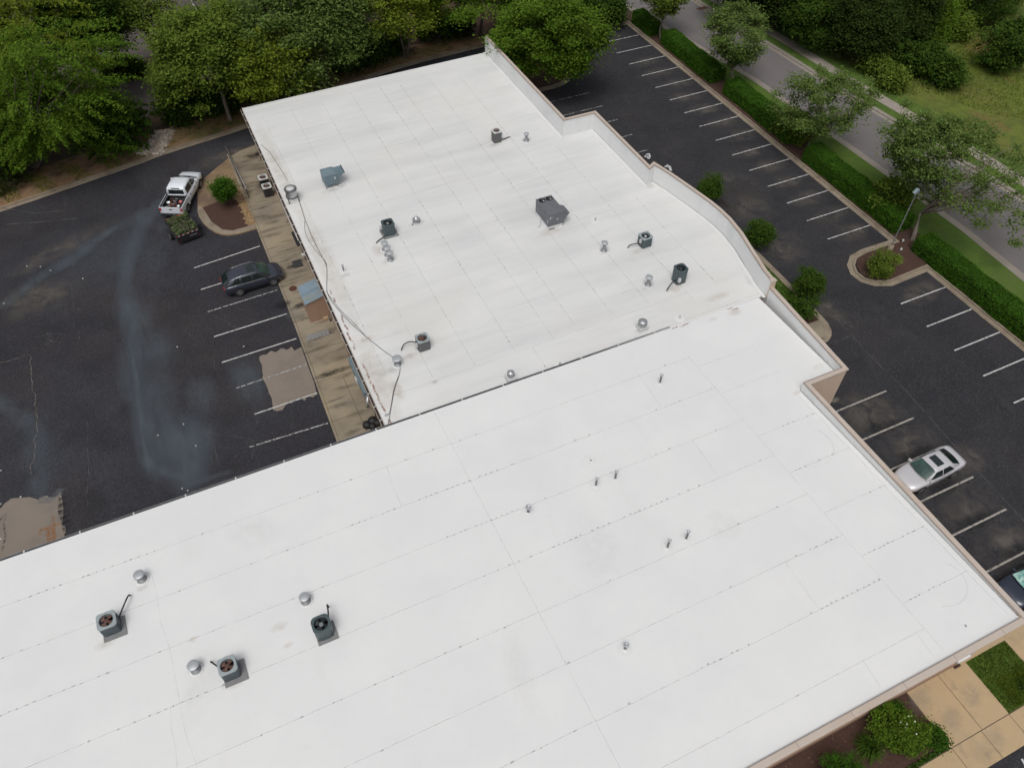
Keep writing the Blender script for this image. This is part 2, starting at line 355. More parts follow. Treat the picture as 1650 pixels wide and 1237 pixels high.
# silt washes and tonal patches in the west lot (own shapes on the surface)
for q in [((290, 715), 2.6, 3.2, .3, 'wash'),
            ((100, 400), 6, 1.3, .45, 'silt'), ((60, 480), 4, 2.5, .2, 'silt'), ((370, 250), 4.5, 1.6, .2, 'silt'), ((400, 610), 1.5, 3.2, 0, 'wash')]:
    x, y = G(*q[0]); b.blot(x, y, q[1], q[2], za, q[4], q[3]); za += .0004
za += .004
def sweep(pts, wd, n, k='wash', jit=.2):
    global za
    P = [np.array(G(*p)) for p in pts]; d = [0]
    for a, c in zip(P[:-1], P[1:]): d.append(d[-1]+np.linalg.norm(c-a))
    for q in np.linspace(0, d[-1], n):
        x, y = np.interp(q, d, [p[0] for p in P]), np.interp(q, d, [p[1] for p in P]); x2, y2 = np.interp(min(q+.5, d[-1]), d, [p[0] for p in P]), np.interp(min(q+.5, d[-1]), d, [p[1] for p in P])
        an = math.atan2(y2-y, x2-x) if q < d[-1]-.3 else an
        za += .00025; b.blot(x+random.gauss(0, jit*wd), y+random.gauss(0, jit*wd), d[-1]/n*1.05, wd*random.uniform(.7, 1.3), za, k, an)
sweep([(285, 300), (240, 345), (215, 390), (203, 440), (202, 500), (212, 570), (228, 660), (240, 730)], 1.0, 9)
sweep([(225, 520), (245, 600), (268, 680), (290, 750)], 2.0, 5); sweep([(305, 640), (325, 720), (310, 765)], 1.8, 3)
sweep([(240, 745), (270, 768), (315, 775), (350, 765)], .5, 5); sweep([(205, 500), (212, 560), (226, 670), (237, 745)], .25, 9, jit=.1)
sweep([(20, 480), (90, 430), (160, 385), (215, 350)], .8, 6); sweep([(10, 650), (60, 700), (60, 780)], 1.0, 4)
b.strip([G(*p) for p in [(0, 335), (60, 345), (115, 338)]], .15, za, 'crackd', .0, 0)
b.strip([G(*p) for p in [(10, 362), (70, 358), (125, 352)]], .18, za, 'crackd', .0, 0)
for p in [[(48, 572), (50, 600), (52, 622), (58, 640), (60, 690), (50, 765)], [(0, 585), (20, 580), (48, 572)], [(78, 538), (85, 552), (100, 553)], [(112, 455), (117, 475), (120, 498), (130, 500)],
          [(168, 395), (178, 420), (182, 430)], [(60, 545), (78, 538), (105, 540)], [(345, 570), (345, 595), (358, 610)], [(395, 622), (412, 660), (415, 700), (405, 740)], [(335, 505), (360, 516), (385, 530)],
          [(355, 485), (365, 520), (380, 530)], [(130, 530), (150, 517)], [(240, 710), (300, 690), (420, 712)], [(140, 680), (143, 760), (142, 815)], [(395, 715), (410, 708), (430, 690)], [(120, 520), (135, 560)], [(333, 690), (345, 720), (352, 745)]]:
    b.strip([G(*q) for q in p], .05, za+.003, 'crack' if p[0][0] < 60 and p[0][1] > 560 else 'crackd', .07, .35)
# bare patches
def ragged(P, it=2, a=.05):
    for k in range(it):
        Q = []
        for i, p in enumerate(P):
            q = P[(i+1) % len(P)]; d = math.hypot(q[0]-p[0], q[1]-p[1]); Q.append(p)
            if d > .12: Q.append(((p[0]+q[0])/2+random.gauss(0, min(a, d*.12)), (p[1]+q[1])/2+random.gauss(0, min(a, d*.12))))
        P = Q
    return P
zp = za+.008
pp = [(418, 575), (432, 570), (436, 566), (444, 568), (452, 562), (462, 564), (470, 559), (474, 566), (486, 560), (511, 636), (505, 641), (497, 639), (492, 646), (486, 641), (470, 650), (462, 650), (455, 661), (441, 662), (437, 640), (428, 618), (423, 600)]
b.sheet(ragged([G(*p) for p in pp]), zp, 'patch_grey')
pp = [(-30, 830), (-5, 822), (20, 803), (48, 801), (62, 806), (70, 800), (85, 802), (98, 793), (100, 800), (101, 840), (106, 858), (108, 872), (60, 900), (-30, 930)]
b.sheet(ragged([G(*p) for p in pp]), zp, 'patch_grey')
b.strip([G(*p) for p in [(0, 838), (10, 826), (8, 850), (9, 870), (5, 890)]], .16, zp+.003, 'oil', .05, .3)
b.strip([G(*p) for p in [(62, 806), (80, 806), (95, 795), (99, 787)]], .5, zp+.003, 'washedge', .05, .4)
b.strip([G(*p) for p in [(104, 800), (106, 830), (112, 855)]], .7, zp+.003, 'oil', .05, .4)
b.strip([G(*p) for p in [(64, 855), (98, 843)]], .16, zp+.004, 'orange'); b.strip([G(*p) for p in [(76, 850), (79, 876)]], .17, zp+.005, 'orange')
b.strip([G(*p) for p in [(86, 832), (89, 872)]], .17, zp+.006, 'orange'); b.sheet([G(*p) for p in [(77, 852), (87, 850), (90, 874), (79, 876)]], zp+.0035, 'orange')
b.strip([G(*p) for p in [(64, 855), (65, 862)]], .12, zp+.007, 'orange')
# lines of the west stalls
zl_ = zp+.010
for a, c in [((312.9, 432.4), (418.9, 397.2)), ((324, 467.3), (438, 431)), ((334.4, 503.3), (446.7, 468.1)), ((345.2, 543.1), (462.8, 506.1)), ((357.6, 584.7), (477.5, 546.2)), ((381, 626), (493.8, 587.8)), ((410.3, 667.8), (511.2, 633.6)), ((401, 721), (528.5, 682.2))]:
    b.strip([G(*a), G(*c)], .11, zl_, 'paint_old' if a[1] in (721, 626, 503.3) else 'paint', 0, 0)
for y, x0 in ((812, -14), (868, -14), (758, -12)):
    b.strip([G(x0, y+6), G(3, y)], .11, zl_, 'paint', 0, 0)
for q in [(44, 430), (66, 431), (134, 450), (82, 437), (7, 490), (286, 560), (393, 559), (296, 684), (255, 702), (34, 801), (294, 788), (303, 791), (316, 719)]:
    x, y = G(*q); b.box(x-.04, x+.04, y-.04, y+.04, zl_+.001, zl_+.04, 'label')
struct('west_parking_lot', b)

# east lot
b = MB()
b.sheet([(34.2, -40), (51.0, -40), (51.0, 77.1), (44.5, 77.1), (43, 79), (34.2, 79)], ZA, 'asphalt_e')
b.sheet([(-60, -40), (34.2, -40), (34.2, -.22), (-60, -.22)], ZA, 'asphalt_e')
za = ZA+.004
for i in range(16):
    y = 70-i*2.74
    b.blot(48.6+random.uniform(-.5, .5), y-1.3, 2.3, 1.3, za+.0003*i, 'silt', random.uniform(-.2, .2))
for i in range(6):
    y = 19.4-i*2.68
    b.blot(36.9+random.uniform(-.4, .4), y, 2.9, 1.7, za+.0003*i, 'silt', random.uniform(-.2, .2))
    b.blot(37.2+random.uniform(-.6, .4), y-.9, 1.7, .6, za+.005+.0002*i, 'oil', random.uniform(-.2, .2))
for q, rx, ry in [((1200, 330), 3, 3), ((1260, 400), 3, 2.5), ((1180, 300), 3, 3.2), ((1560, 740), 2.4, 1.4), ((1390, 660), 2.6, 2), ((1160, 330), 1.6, 2.5), ((1490, 470), 2, 1.2), ((1330, 500), 1.6, 2)]:
    x, y = G(*q); b.blot(x, y, rx, ry, za+.0065, 'silt', .3)
za += .008
b.strip([G(*p) for p in [(1345, 510), (1400, 572), (1460, 630), (1530, 710), (1650, 840)]], .09, za, 'crackd', .01, 1.2)
b.strip([G(*p) for p in [(1342, 553), (1366, 543), (1386, 535), (1360, 519)]], .09, za, 'crackd', .05, .4)
b.strip([G(*p) for p in [(1345, 510), (1380, 524), (1398, 512)]], .06, za, 'crackd', .05, .4)
for i in range(24):
    x, y = random.uniform(40, 50), random.uniform(0, 70); P = [(x, y)]
    for k in range(4): P.append((P[-1][0]+random.uniform(-.5, .5), P[-1][1]+random.uniform(.1, .6)))
    b.strip(P, .03, za, 'crackd', .05, .3)
D = 2.74
zl_ = za+.004
for k in range(15):
    if k == 9: pass
    y = 74.33-k*D; b.strip([(46.34, y), (50.92, y)], .105, zl_, 'paint')
for k in range(12):
    y = 27.33-k*D; b.strip([(46.34, y), (50.92, y)], .115, zl_, 'paint')
for k in range(6):
    y = 20.93-k*2.65; b.strip([(34.45, y), (39.04, y)], .12, zl_, 'paint_tan')
for a in [(949, 150), (971, 171), (995, 193), (1019, 217), (1043, 242)]:
    x, y = G(*a); b.strip([(34.4, y), (x, y)], .105, zl_, 'paint_old')
b.strip([G(1646, 1222), G(1660, 1247)], .12, zl_, 'paint')
struct('east_parking_lot', b)

def kerb(name, pts, side=1, matk='kerb', pan=.42, closed=False, h=.13):
    """concrete kerb with gutter pan; pts = back edge of the pan towards the lot, side=+1 puts the raised kerb to the left"""
    b = MB(); wk = .17
    a0 = pts; a1 = offset(pts, side*pan, closed); a2 = offset(pts, side*(pan+wk), closed)
    n = len(pts); rngi = range(n if closed else n-1)
    for i in rngi:
        j = (i+1) % n
        def q(*c): b.face(c if side > 0 else c[::-1], matk)
        A0, A1, A2 = [(p[i][0], p[i][1]) for p in (a0, a1, a2)]; B0, B1, B2 = [(p[j][0], p[j][1]) for p in (a0, a1, a2)]
        q((*A0, .034), (*B0, .034), (*B1, .026), (*A1, .026))
        q((*A1, .026), (*B1, .026), (*B1, h), (*A1, h))
        q((*A1, h), (*B1, h), (*B2, h), (*A2, h))
        q((*A2, h), (*B2, h), (*B2, .0), (*A2, .0)); q((*A0, .0), (*B0, 0), (*B0, .034), (*A0, .034))
    return struct(name, b)
nk = smooth_poly(NC, 1)
kerb('north_kerb', [p for p in nk if p[0] < -3.4 or p[0] > -99][:], 1)
eastline = [(50.95, -40), (50.95, 28.9)]
kerb('east_kerb', [(50.95, -40), (50.95, 29.35), (47.2, 29.2), (45.9, 29.75), (45.2, 30.6), (45.1, 31.7), (45.6, 32.7), (46.6, 33.5), (48, 33.75), (50.95, 33.7), (50.95, 77.1), (44.5, 77.1)], -1)
# earth beyond the east kerb
EB = .11
def xi(tab, y): return float(np.interp(y, [t[0] for t in tab], [t[1] for t in tab]))
near = [(-60, 54.5), (0, 56), (25, 57.2), (32, 57.6), (41, 57.4), (61.3, 56.6), (75.6, 54.2), (100, 49.5), (140, 40)]
far = [(-60, 66), (0, 67), (20, 66.8), (35.4, 66.0), (48, 64.7), (56.6, 63.8), (65.3, 63.3), (79.5, 62), (100, 58.5), (140, 50)]
YS = list(range(-60, 141, 4))
def band(b, f0, f1, z, k, ys=YS):
    for a, c in zip(ys[:-1], ys[1:]):
        b.face([(f0(a), a, z), (f1(a), a, z), (f1(c), c, z), (f0(c), c, z)], k)
hx = [(-60, 53.6), (20, 53.6), (32, 53.8), (46, 54.3), (60, 54.2), (77, 53.0), (100, 48.6)]
b = MB(); ys = [-60, 0, 20, 29.0, 34.2, 46, 60, 77.6]
for a, c in zip(ys[:-1], ys[1:]): b.face([(51.5, a, EB), (xi(hx, a), a, EB), (xi(hx, c), c, EB), (51.5, c, EB)], 'mulch')
b.sheet([(51.5, 29.9), (47.3, 29.8), (46.2, 30.4), (45.8, 31.3), (46.1, 32.2), (46.9, 32.95), (48, 33.15), (51.5, 33.1)], EB, 'mulch')
b.sheet([(44.6, 77.7), (51.5, 77.65), (51.4, 90), (42, 90)], .1, 'mulch')
for k in range(700):      # loose bark flakes
    x, y = random.uniform(51.5, 52.6), random.uniform(5, 75); b.box(x-.05, x+.05, y-.03, y+.03, EB, EB+.02, 'iron')
struct('east_mulch_bed', b)
b = MB(); band(b, lambda y: xi(hx, y), lambda y: xi(near, y)-.2, EB+.006, 'lawn', [y for y in YS if y <= 76]); struct('roadside_lawn', b)
b = MB(); band(b, lambda y: xi(near, y)+.2, lambda y: xi(far, y)-.3, .02, 'road')
x, y = G(1132, 14); b.box(x-.7, x+.7, y-.35, y+.35, .02, .035, 'iron')
struct('street', b)
b = MB()
for f, sgn in ((near, 1), (far, -1)):
    for a, c in zip(YS[:-1], YS[1:]):
        xa, xc = xi(f, a), xi(f, c)
        b.hexa([(xa-.2*1, a, 0), (xa+.25, a, 0), (xc+.25, c, 0), (xc-.2, c, 0)], [(xa-.2, a, .13), (xa+.25, a, .13 if sgn < 0 else .10), (xc+.25, c, .13 if sgn < 0 else .10), (xc-.2, c, .13)], 'kerb_st')
        b.face([(xa+(.25 if sgn > 0 else -.65), a, .03), (xa+(.65 if sgn > 0 else -.2), a, .03), (xc+(.65 if sgn > 0 else -.2), c, .03), (xc+(.25 if sgn > 0 else -.65), c, .03)], 'kerb_st')
struct('street_kerb', b)
b = MB(); band(b, lambda y: xi(far, y)+.25, lambda y: xi(far, y)+1.35, .12, 'lawn'); struct('grass_strip', b)
b = MB(); band(b, lambda y: xi(far, y)+1.35, lambda y: xi(far, y)+2.75, .135, 'sidewalk')
for y in np.arange(0, 120, 1.5): b.strip([(xi(far, y)+1.36, y), (xi(far, y)+2.74, y)], .025, .139, 'joint')
struct('street_sidewalk', b)
b = MB(); band(b, lambda y: xi(far, y)+2.75, lambda y: xi(far, y)+4.4, .12, 'lawn'); band(b, lambda y: xi(far, y)+4.4, lambda y: 400, .12, 'meadow')
struct('meadow', b)
def grass(b, n, x0, x1, y0, y1, h, k, z=.12, inside=None):
    for _ in range(n):
        x, y = random.uniform(x0, x1), random.uniform(y0, y1)
        if inside and not inside(x, y): continue
        a = random.uniform(0, 6.28); hh = h*random.uniform(.5, 1.3); ww = .03+.05*h; dx, dy = math.cos(a), math.sin(a); lx, ly = random.uniform(-.5, .5)*hh, random.uniform(-.5, .5)*hh
        b.face([(x-dx*ww, y-dy*ww, z), (x+dx*ww, y+dy*ww, z), (x+lx, y+ly, z+hh)], k)
b = MB(); b2 = MB()
grass(b, 60000, 69, 112, 24, 72, .20, 'leaf_yellow', inside=lambda x, y: x > xi(far, y)+5.2 and math.sin(x*.31+2*math.sin(y*.17))+math.sin(y*.23+x*.11) > -.4)
tag(b.build('meadow_grass'), 'tall yellow-green grass growing over the open meadow', 'grass', kind='stuff')

# north and west verges
b = MB(); v0 = offset(nk, .59)
vv = [(p[0], p[1]) for p in v0]; bk = [(34, 82.5), (25, 82.5), (18, 81), (8, 78.2), (2, 76.6), (-6, 75.8), (-14, 74), (-60, 69)]
b.sheet(vv+bk, .10, 'verge'); struct('verge', b)
b = MB(); b.sheet([(34.4, 79.4), (34.6, 76), (44, 78.9), (42, 92), (25, 92), (25, 82.5), (34, 82.5)], .085, 'mulch'); struct('shaded_mulch', b)
b = MB(); grass(b, 9000, -4, 30, 72, 82, .14, 'leaf_yellow', .1, inside=lambda x, y: y > np.interp(x, [-4, 5.8, 12, 18, 25, 34], [72.0, 73.9, 76.0, 78.0, 79.3, 79.8]) and y < np.interp(x, [-4, 8, 18, 30], [75.5, 77.2, 80.2, 82]))
grass(b, 5000, -20, -5, 69.5, 73.5, .14, 'leaf_yellow', .1, inside=lambda x, y: y > 69.6+(x+14)*.2+.4 and math.sin(x*2+y) > .1)
tag(b.build('verge_grass'), 'thin dry grass along the verge behind the kerb', 'grass', kind='stuff')
b = MB()     # loose rip-rap spilling down to the kerb
for _ in range(650):
    t = random.random(); s_ = random.uniform(-1, 1)*(1.35-.55*t)
    x = -3.55+t*2.0+s_*.8+random.gauss(0, .15); y = 72.3+t*3.5-s_*.35+random.gauss(0, .1)
    r_ = random.uniform(.06, .19); rot = random.uniform(0, 3.1); P = []
    for k in range(6):
        a = rot+k*math.pi/3; rr = r_*random.uniform(.7, 1.2); P.append((x+rr*math.cos(a), y+rr*math.sin(a)))
    z0 = .1; T = [(x+(p[0]-x)*.6, y+(p[1]-y)*.6, z0+r_*random.uniform(.6, 1.1)) for p in P]
    b.raw([(p[0], p[1], z0) for p in P]+T, [(i, (i+1) % 6, 6+(i+1) % 6, 6+i) for i in range(6)]+[tuple(range(6, 12))], 'rock')
tag(b.build('riprap'), 'pale loose rocks spilling down to the kerb under the trees', 'rocks', kind='stuff')
# far lot behind the north-west trees
b = MB(); b.sheet([(-60, 88.3), (-8, 90.8), (14, 94.2), (34, 97), (34, 140), (-60, 140)], .02, 'farlot')
b.sheet([(-9, 80.2), (-3, 79.3), (-1.2, 81), (3.5, 83.5), (6, 86), (-5, 87.8)], .02, 'farlot')
for (x0, y0), (x1, y1) in [(G(162, 98), G(206, 87)), (G(165, 80), G(210, 70)), (G(175, 62), G(216, 53)), (G(175, 82), G(188, 98))]: b.strip([(x0, y0), (x1, y1)], .13, .03, 'paint')
for k in range(14): b.strip([(-14-k*2.7, 92.5), (-15-k*2.7, 97.5)], .13, .03, 'paint'); b.strip([(6+k*2.7, 101), (5.6+k*2.7, 106)], .13, .03, 'paint')
struct('far_parking_lot', b)

# west walk and corner island
b = MB()
wk = [(2.62, 28.6), (2.95, 45), (3.0, 57.2), (3.12, 68.8), (4.2, 69.35), (5.9, 69.8), (5.9, 28.6)]
b.prism(wk, 0, .13, 'concrete')
for y in (31.4, 34.4, 38.2, 41.3, 45.6, 49.2, 52.9, 56.5, 60.2, 63.6, 66.6): b.strip([(2.7+(y-28)*.011, y), (5.8, y)], .035, .134, 'joint')
b.strip([(2.80, 28.7), (3.12, 45), (3.17, 57), (3.28, 68.8)], .03, .1345, 'joint')
b.strip([(4.75, 28.7), (4.75, 38)], .03, .1345, 'joint')
for q, rx, ry, k in [((455, 490), .8, .5, 'oil'), ((478, 505), .9, 1.0, 'stain_shade_grey'), ((484, 492), .8, .35, 'oil'), ((430, 300), 1.2, 1.2, 'oil'), ((520, 540), 1.2, .25, 'oil'), ((535, 600), 1.6, .35, 'oil'), ((560, 650), .8, .4, 'stain_shade_grey'), ((410, 250), 1.2, .8, 'oil'), ((425, 340), 1.2, 1.0, 'stain_shade_grey'), ((470, 430), .5, .3, 'oil')]:
    x, y = G(*q, .13); b.blot(x, y, rx, ry, .137, k, .05)
for i in range(46):
    y = 29.5+i*.84+random.uniform(-.3, .3); b.blot(random.uniform(3.4, 5.3), y, random.uniform(.6, 1.6), random.uniform(.12, .35), .1372+i*.00003, 'walkstain', random.uniform(-.12, .12))
struct('west_walkway', b)
b = MB()
iso = smooth_poly([(3.0, 57.1), (.94, 57.06), (-.12, 57.7), (-.94, 59.3), (-1.2, 61.2), (-.85, 62.9), (-.45, 65.5), (1.03, 66.95), (3.08, 68.7)], 1)
b.prism(iso, 0, .12, 'dirtpad')
inner = smooth_poly([(2.95, 57.7), (1.05, 57.65), (.3, 58.1), (-.35, 59.6), (-.62, 61.2), (-.75, 62.2)], 1)
outer = smooth_poly([(2.95, 57.12), (.94, 57.1), (-.1, 57.75), (-.9, 59.3), (-1.17, 61.2), (-.95, 62.4)], 1)
b.sheet(outer+inner[::-1], .125, 'kerb')
inner2 = [(p[0]+.03, p[1]+.03) for p in inner]
b.sheet(inner+[(p[0]*.97+.07, p[1]*.99+.63) for p in inner[::-1]], .135, 'kerb')
b.sheet([(2.4, 57.72), (1.1, 57.68), (.34, 58.15), (-.3, 59.6), (-.6, 61.9), (.4, 62.15), (1.6, 62.6), (2.2, 62.4), (2.45, 60)], .145, 'mulch')
struct('corner_island', b)
b = MB()
for _ in range(420):
    y = random.uniform(57.9, 63.2); x = 2.72+random.gauss(0, .17)+(y-58)*-.03; r_ = random.uniform(.05, .12); a0 = random.uniform(0, 3)
    P = [(x+r_*math.cos(a0+k*1.257)*random.uniform(.7, 1.2), y+r_*math.sin(a0+k*1.257)) for k in range(5)]
    b.raw([(p[0], p[1], .12) for p in P]+[(x+(p[0]-x)*.5, y+(p[1]-y)*.5, .12+r_*.9) for p in P], [(i, (i+1) % 5, 5+(i+1) % 5, 5+i) for i in range(5)]+[(5, 6, 7, 8, 9)], 'rock_tan')
tag(b.build('river_rock'), 'tan river rock strip between the round shrub and the walkway', 'rocks', kind='stuff')

# south-east walk, beds, east side bulb
b = MB()
def slab(x0, x1, y0, y1, k='concrete_se', z=.13): b.box(x0, x1, y0, y1, 0, z, k)
slab(25.25, 29.28, 1.24, 4.45); slab(10, 32.2, -.22, 1.2); slab(32.2, 34.42, -.22, 26, 'concrete_se'); slab(29.28, 32.2, 4.2, 20.2, 'concrete_se'); slab(32.3, 34.42, 26, 60, 'concrete_se'); slab(29.0, 34.42, 60, 68, 'concrete_se')
for x in (27.4,): b.strip([(x, 1.25), (x, 4.4)], .03, .134, 'joint')
for x in (25.3, 27.3, 29.25, 23.2, 31.2): b.strip([(x, -.2), (x, 1.2)], .03, .134, 'joint')
b.strip([(10, 1.22), (32.2, 1.22)], .04, .134, 'joint')
for y in (2, 5, 8): b.strip([(32.25, y), (34.4, y)], .03, .134, 'joint')
for q in [(1530, 1160), (1600, 1190), (1480, 1130), (1560, 1120)]:
    x, y = G(*q); b.blot(x, y, .9, .6, .136, 'stain_shade_grey', .5)
struct('southeast_walkway', b)
b = MB(); b.sheet([(-2, 1.24), (25.2, 1.24), (25.2, 4.5), (-2, 4.5)], .1, 'mulch')
for _ in range(2500):
    x, y = random.uniform(12, 25.2), random.uniform(1.3, 4.4); a = random.uniform(0, 3.14); c, d = .045*math.cos(a), .045*math.sin(a)
    b.face([(x-c, y-d, .105), (x+d*.4, y-c*.4, .115), (x+c, y+d, .12), (x-d*.4, y+c*.4, .115)], random.choice(['mulch', 'iron', 'rock_tan' if random.random() < .12 else 'mulch']))
struct('southeast_mulch_bed', b)
b = MB(); b.sheet([(29.3, 1.24), (32.17, 1.24), (32.17, 4.18), (29.3, 4.18)], .11, 'lawn')
b.sheet([(21.5, 1.24), (25.2, 1.24), (25.2, 1.5), (21.5, 1.45)], .108, 'lawn')
struct('small_lawn', b)
b = MB(); grass(b, 5000, 29.3, 32.15, 1.27, 4.15, .09, 'leaf_mid', .11); grass(b, 1600, 29.9, 32.15, 1.3, 2.8, .12, 'leaf_yellow', .11); grass(b, 700, 21.5, 25.2, 1.26, 1.5, .1, 'leaf_hedge', .108)
tag(b.build('lawn_grass'), 'short green grass in the square of lawn by the walkway', 'grass', kind='stuff')
bul = smooth_poly([(34.45, 26.0), (38.3, 26.35), (39.4, 27.0), (39.9, 28.4), (40.0, 36.5), (40.0, 45.5), (39.2, 47.2), (34.45, 47.6)], 1)
kerb('entrance_island_kerb', bul, 1, pan=.38)
bi = [(34.42, 26.62)]+offset(bul, .55)[1:-1]+[(34.42, 47.0)]
b = MB(); b.sheet(bi, .105, 'concrete')
b.sheet([(34.5, 28.5), (39.35, 28.5), (39.42, 30.2), (34.5, 30.2)], .115, 'mulch')
b.sheet([(34.5, 30.2), (39.42, 30.2), (39.4, 36.8), (34.5, 36.8)], .115, 'lawn')
b.sheet([(34.5, 36.8), (39.4, 36.8), (39.38, 45.6), (34.5, 45.6)], .115, 'mulch')
struct('entrance_island', b)
b = MB(); grass(b, 4500, 36.5, 39.38, 30.2, 36.8, .09, 'leaf_hedge', .115)
tag(b.build('island_grass'), 'short grass between the building and the entrance island kerb', 'grass', kind='stuff')
ti = smooth_poly([(34.45, 67.6), (37.4, 67.6), (39.1, 68.5), (39.75, 70.2), (39.75, 73.6), (38.8, 75.4), (37, 76), (34.45, 76)], 1)
kerb('tree_island_kerb', ti, 1, pan=.38)
b = MB(); b.sheet([(33.2, 68.2)]+offset(ti, .55)[1:-1]+[(33.2, 75.4)], .11, 'mulch'); struct('tree_island', b)

# ------------------------------------------------------------------ BUILDINGS
zlow = lambda x, y: 5.0+.035*(28.65-y)
zup = lambda x, y: 4.65+.0135*(x-5.3)
def dl(d): return lambda x, y: zlow(x, y)+d
def du(d): return lambda x, y: zup(x, y)+d

low = thing('commercial_building', 'long flat-roofed building with the clean white roof in the foreground', 'building', (0, 0, 0))
b = MB()
wp = [(-32, 4.33), (29.3, 4.33), (29.3, 20.5), (32.3, 20.5), (32.3, 28.6), (-32, 28.6)]
b.prism(wp, 0, 4.6, 'tan', bottom=False)
b.box(-32, 29.32, 4.29, 4.33, .13, .75, 'shedwall')
b.build('wall', low)
b = MB()     # membrane roof with its welded laps
b.prism([(-32, 4.12), (29.3, 4.12), (29.3, 20.6), (32.3, 20.6), (32.3, 28.65), (-32, 28.65)], lambda x, y: zlow(x, y)-.25, zlow, 'roof_low')
seamy = [25.86, 22.98, 20.12, 17.24, 14.30, 11.44, 8.60, 5.72]
def dots(b, x0, x1, y, zf, dens, vert=False):
    p = x0; on = True
    while p < x1:
        if random.random() < .06: on = not on
        st = .33 if on else .8
        p += st*random.uniform(.8, 1.25)
        if random.random() < (dens if on else dens*.35) and p < x1:
            a, c = random.uniform(.04, .085), random.uniform(.025, .045); j = random.gauss(0, .015)
            X, Y, A, C = (p, y+j, a, c) if not vert else (y+j, p, c, a)
            b.face([(X-A, Y-C, zf(X, Y)), (X+A, Y-C, zf(X, Y)), (X+A, Y+C, zf(X, Y)), (X-A, Y+C, zf(X, Y))], 'dot')
for i, y in enumerate(seamy):
    b.strip([(-32, y), (8.35, y)], .03, dl(.005), 'seam', .006, 2.0); b.strip([(8.35, y-.04), (24.75, y-.04)], .03, dl(.005), 'seam', .006, 2.0)
    dots(b, -20, 24.7, y, dl(.011), .75)
for i in range(5):
    y = 18.7-2.9*i; b.strip([(24.8, y), (29.0, y)], .03, dl(.006), 'seam', .006, 1.0); dots(b, 24.9, 28.9, y, dl(.011), .7)
for y in (21.5, 24.0): b.strip([(24.8, y+.9), (29.2, y+.9)], .03, dl(.006), 'seam_faint', .006, 1.0)
b.strip([(8.35, 4.4), (8.35, 28.5)], .03, dl(.006), 'seam_faint', .01, 1.5)
b.strip([(24.75, 4.5), (24.75, 26.0)], .035, dl(.0065), 'seam_faint', .01, 1.5)
for x, y0, y1 in [(20.9, 22.98, 25.86), (21.0, 17.24, 20.12), (20.85, 8.6, 11.44), (20.85, 4.4, 5.72), (-8.9, 14.3, 17.3), (4.3, 22.98, 25.86), (24.1, 4.4, 5.7)]:
    b.strip([(x, y0), (x+.15, y1)], .03, dl(.0075), 'seam_faint', .03, 1.0)
b.strip([G(*p, 5.3) for p in [(232, 905), (245, 930), (252, 960), (258, 1000), (272, 1040), (285, 1100), (300, 1180), (320, 1240)]], .03, dl(.008), 'ghost', .01, .5)
b.strip([(28.95, 4.5), (28.95, 20.4)], .035, dl(.007), 'seam_faint', .02, 1.0)
for (x, y, r_) in [(26.8, 16.9, 1.6), (27.2, 7.2, 1.4)]:
    b.strip([(x+r_*math.cos(t), y+r_*.9*math.sin(t)) for t in np.linspace(-2.2, .6, 22)], .05, dl(.0085), 'ghost')
for q, r_ in [((1320, 590), .5), ((1345, 645), .4), ((1185, 498), .7), ((1150, 510), .4), ((1285, 632), .4), ((952, 741), .35), ((170, 1035), .6), ((380, 1098), .7), ((450, 1010), .5), ((465, 1040), .3), ((310, 1030), .3), ((228, 945), .35)]:
    x, y = G(*q, 5.3)
    b.blot(x, y, r_, r_*.55, dl(.010), 'stain_beige', .1)
for k in range(6):
    x, y = random.uniform(-15, 28), random.uniform(5, 27); b.blot(x, y, random.uniform(.8, 3), random.uniform(.5, 1.6), dl(.0088+.00001*k), 'pond', random.uniform(0, 3))
for _ in range(0):
    x, y = random.uniform(-14, 28), random.uniform(5, 28); b.blot(x, y, random.uniform(.4, 1.4), random.uniform(.2, .6), dl(.009), 'stain_beige', random.uniform(0, 3))
for q in [(1185, 498), (1176, 497), (1100, 525), (1087, 528), (1108, 521)]:
    x, y = G(*q, 5.02); b.blot(x, y, .22, .05, dl(.0125), 'stain_redrust', .05)
b.build('roof', low)
b = MB(); yl = 28.66      # eaves gutter, open box with brackets
b.box(-32, 25.2, yl, yl+.02, 4.82, 4.99, 'galv_dull'); b.box(-32, 25.2, yl+.02, yl+.13, 4.82, 4.84, 'blacksteel'); b.box(-32, 25.2, yl+.13, yl+.16, 4.82, 4.985, 'galv_dull')
b.build('gutter', low)
for x in np.arange(-31, 25, 2.75):
    b = MB(); b.box(x-.035, x+.035, yl+.001, yl+.165, 4.97, 5.0, 'label'); b.build('gutter_bracket', low)
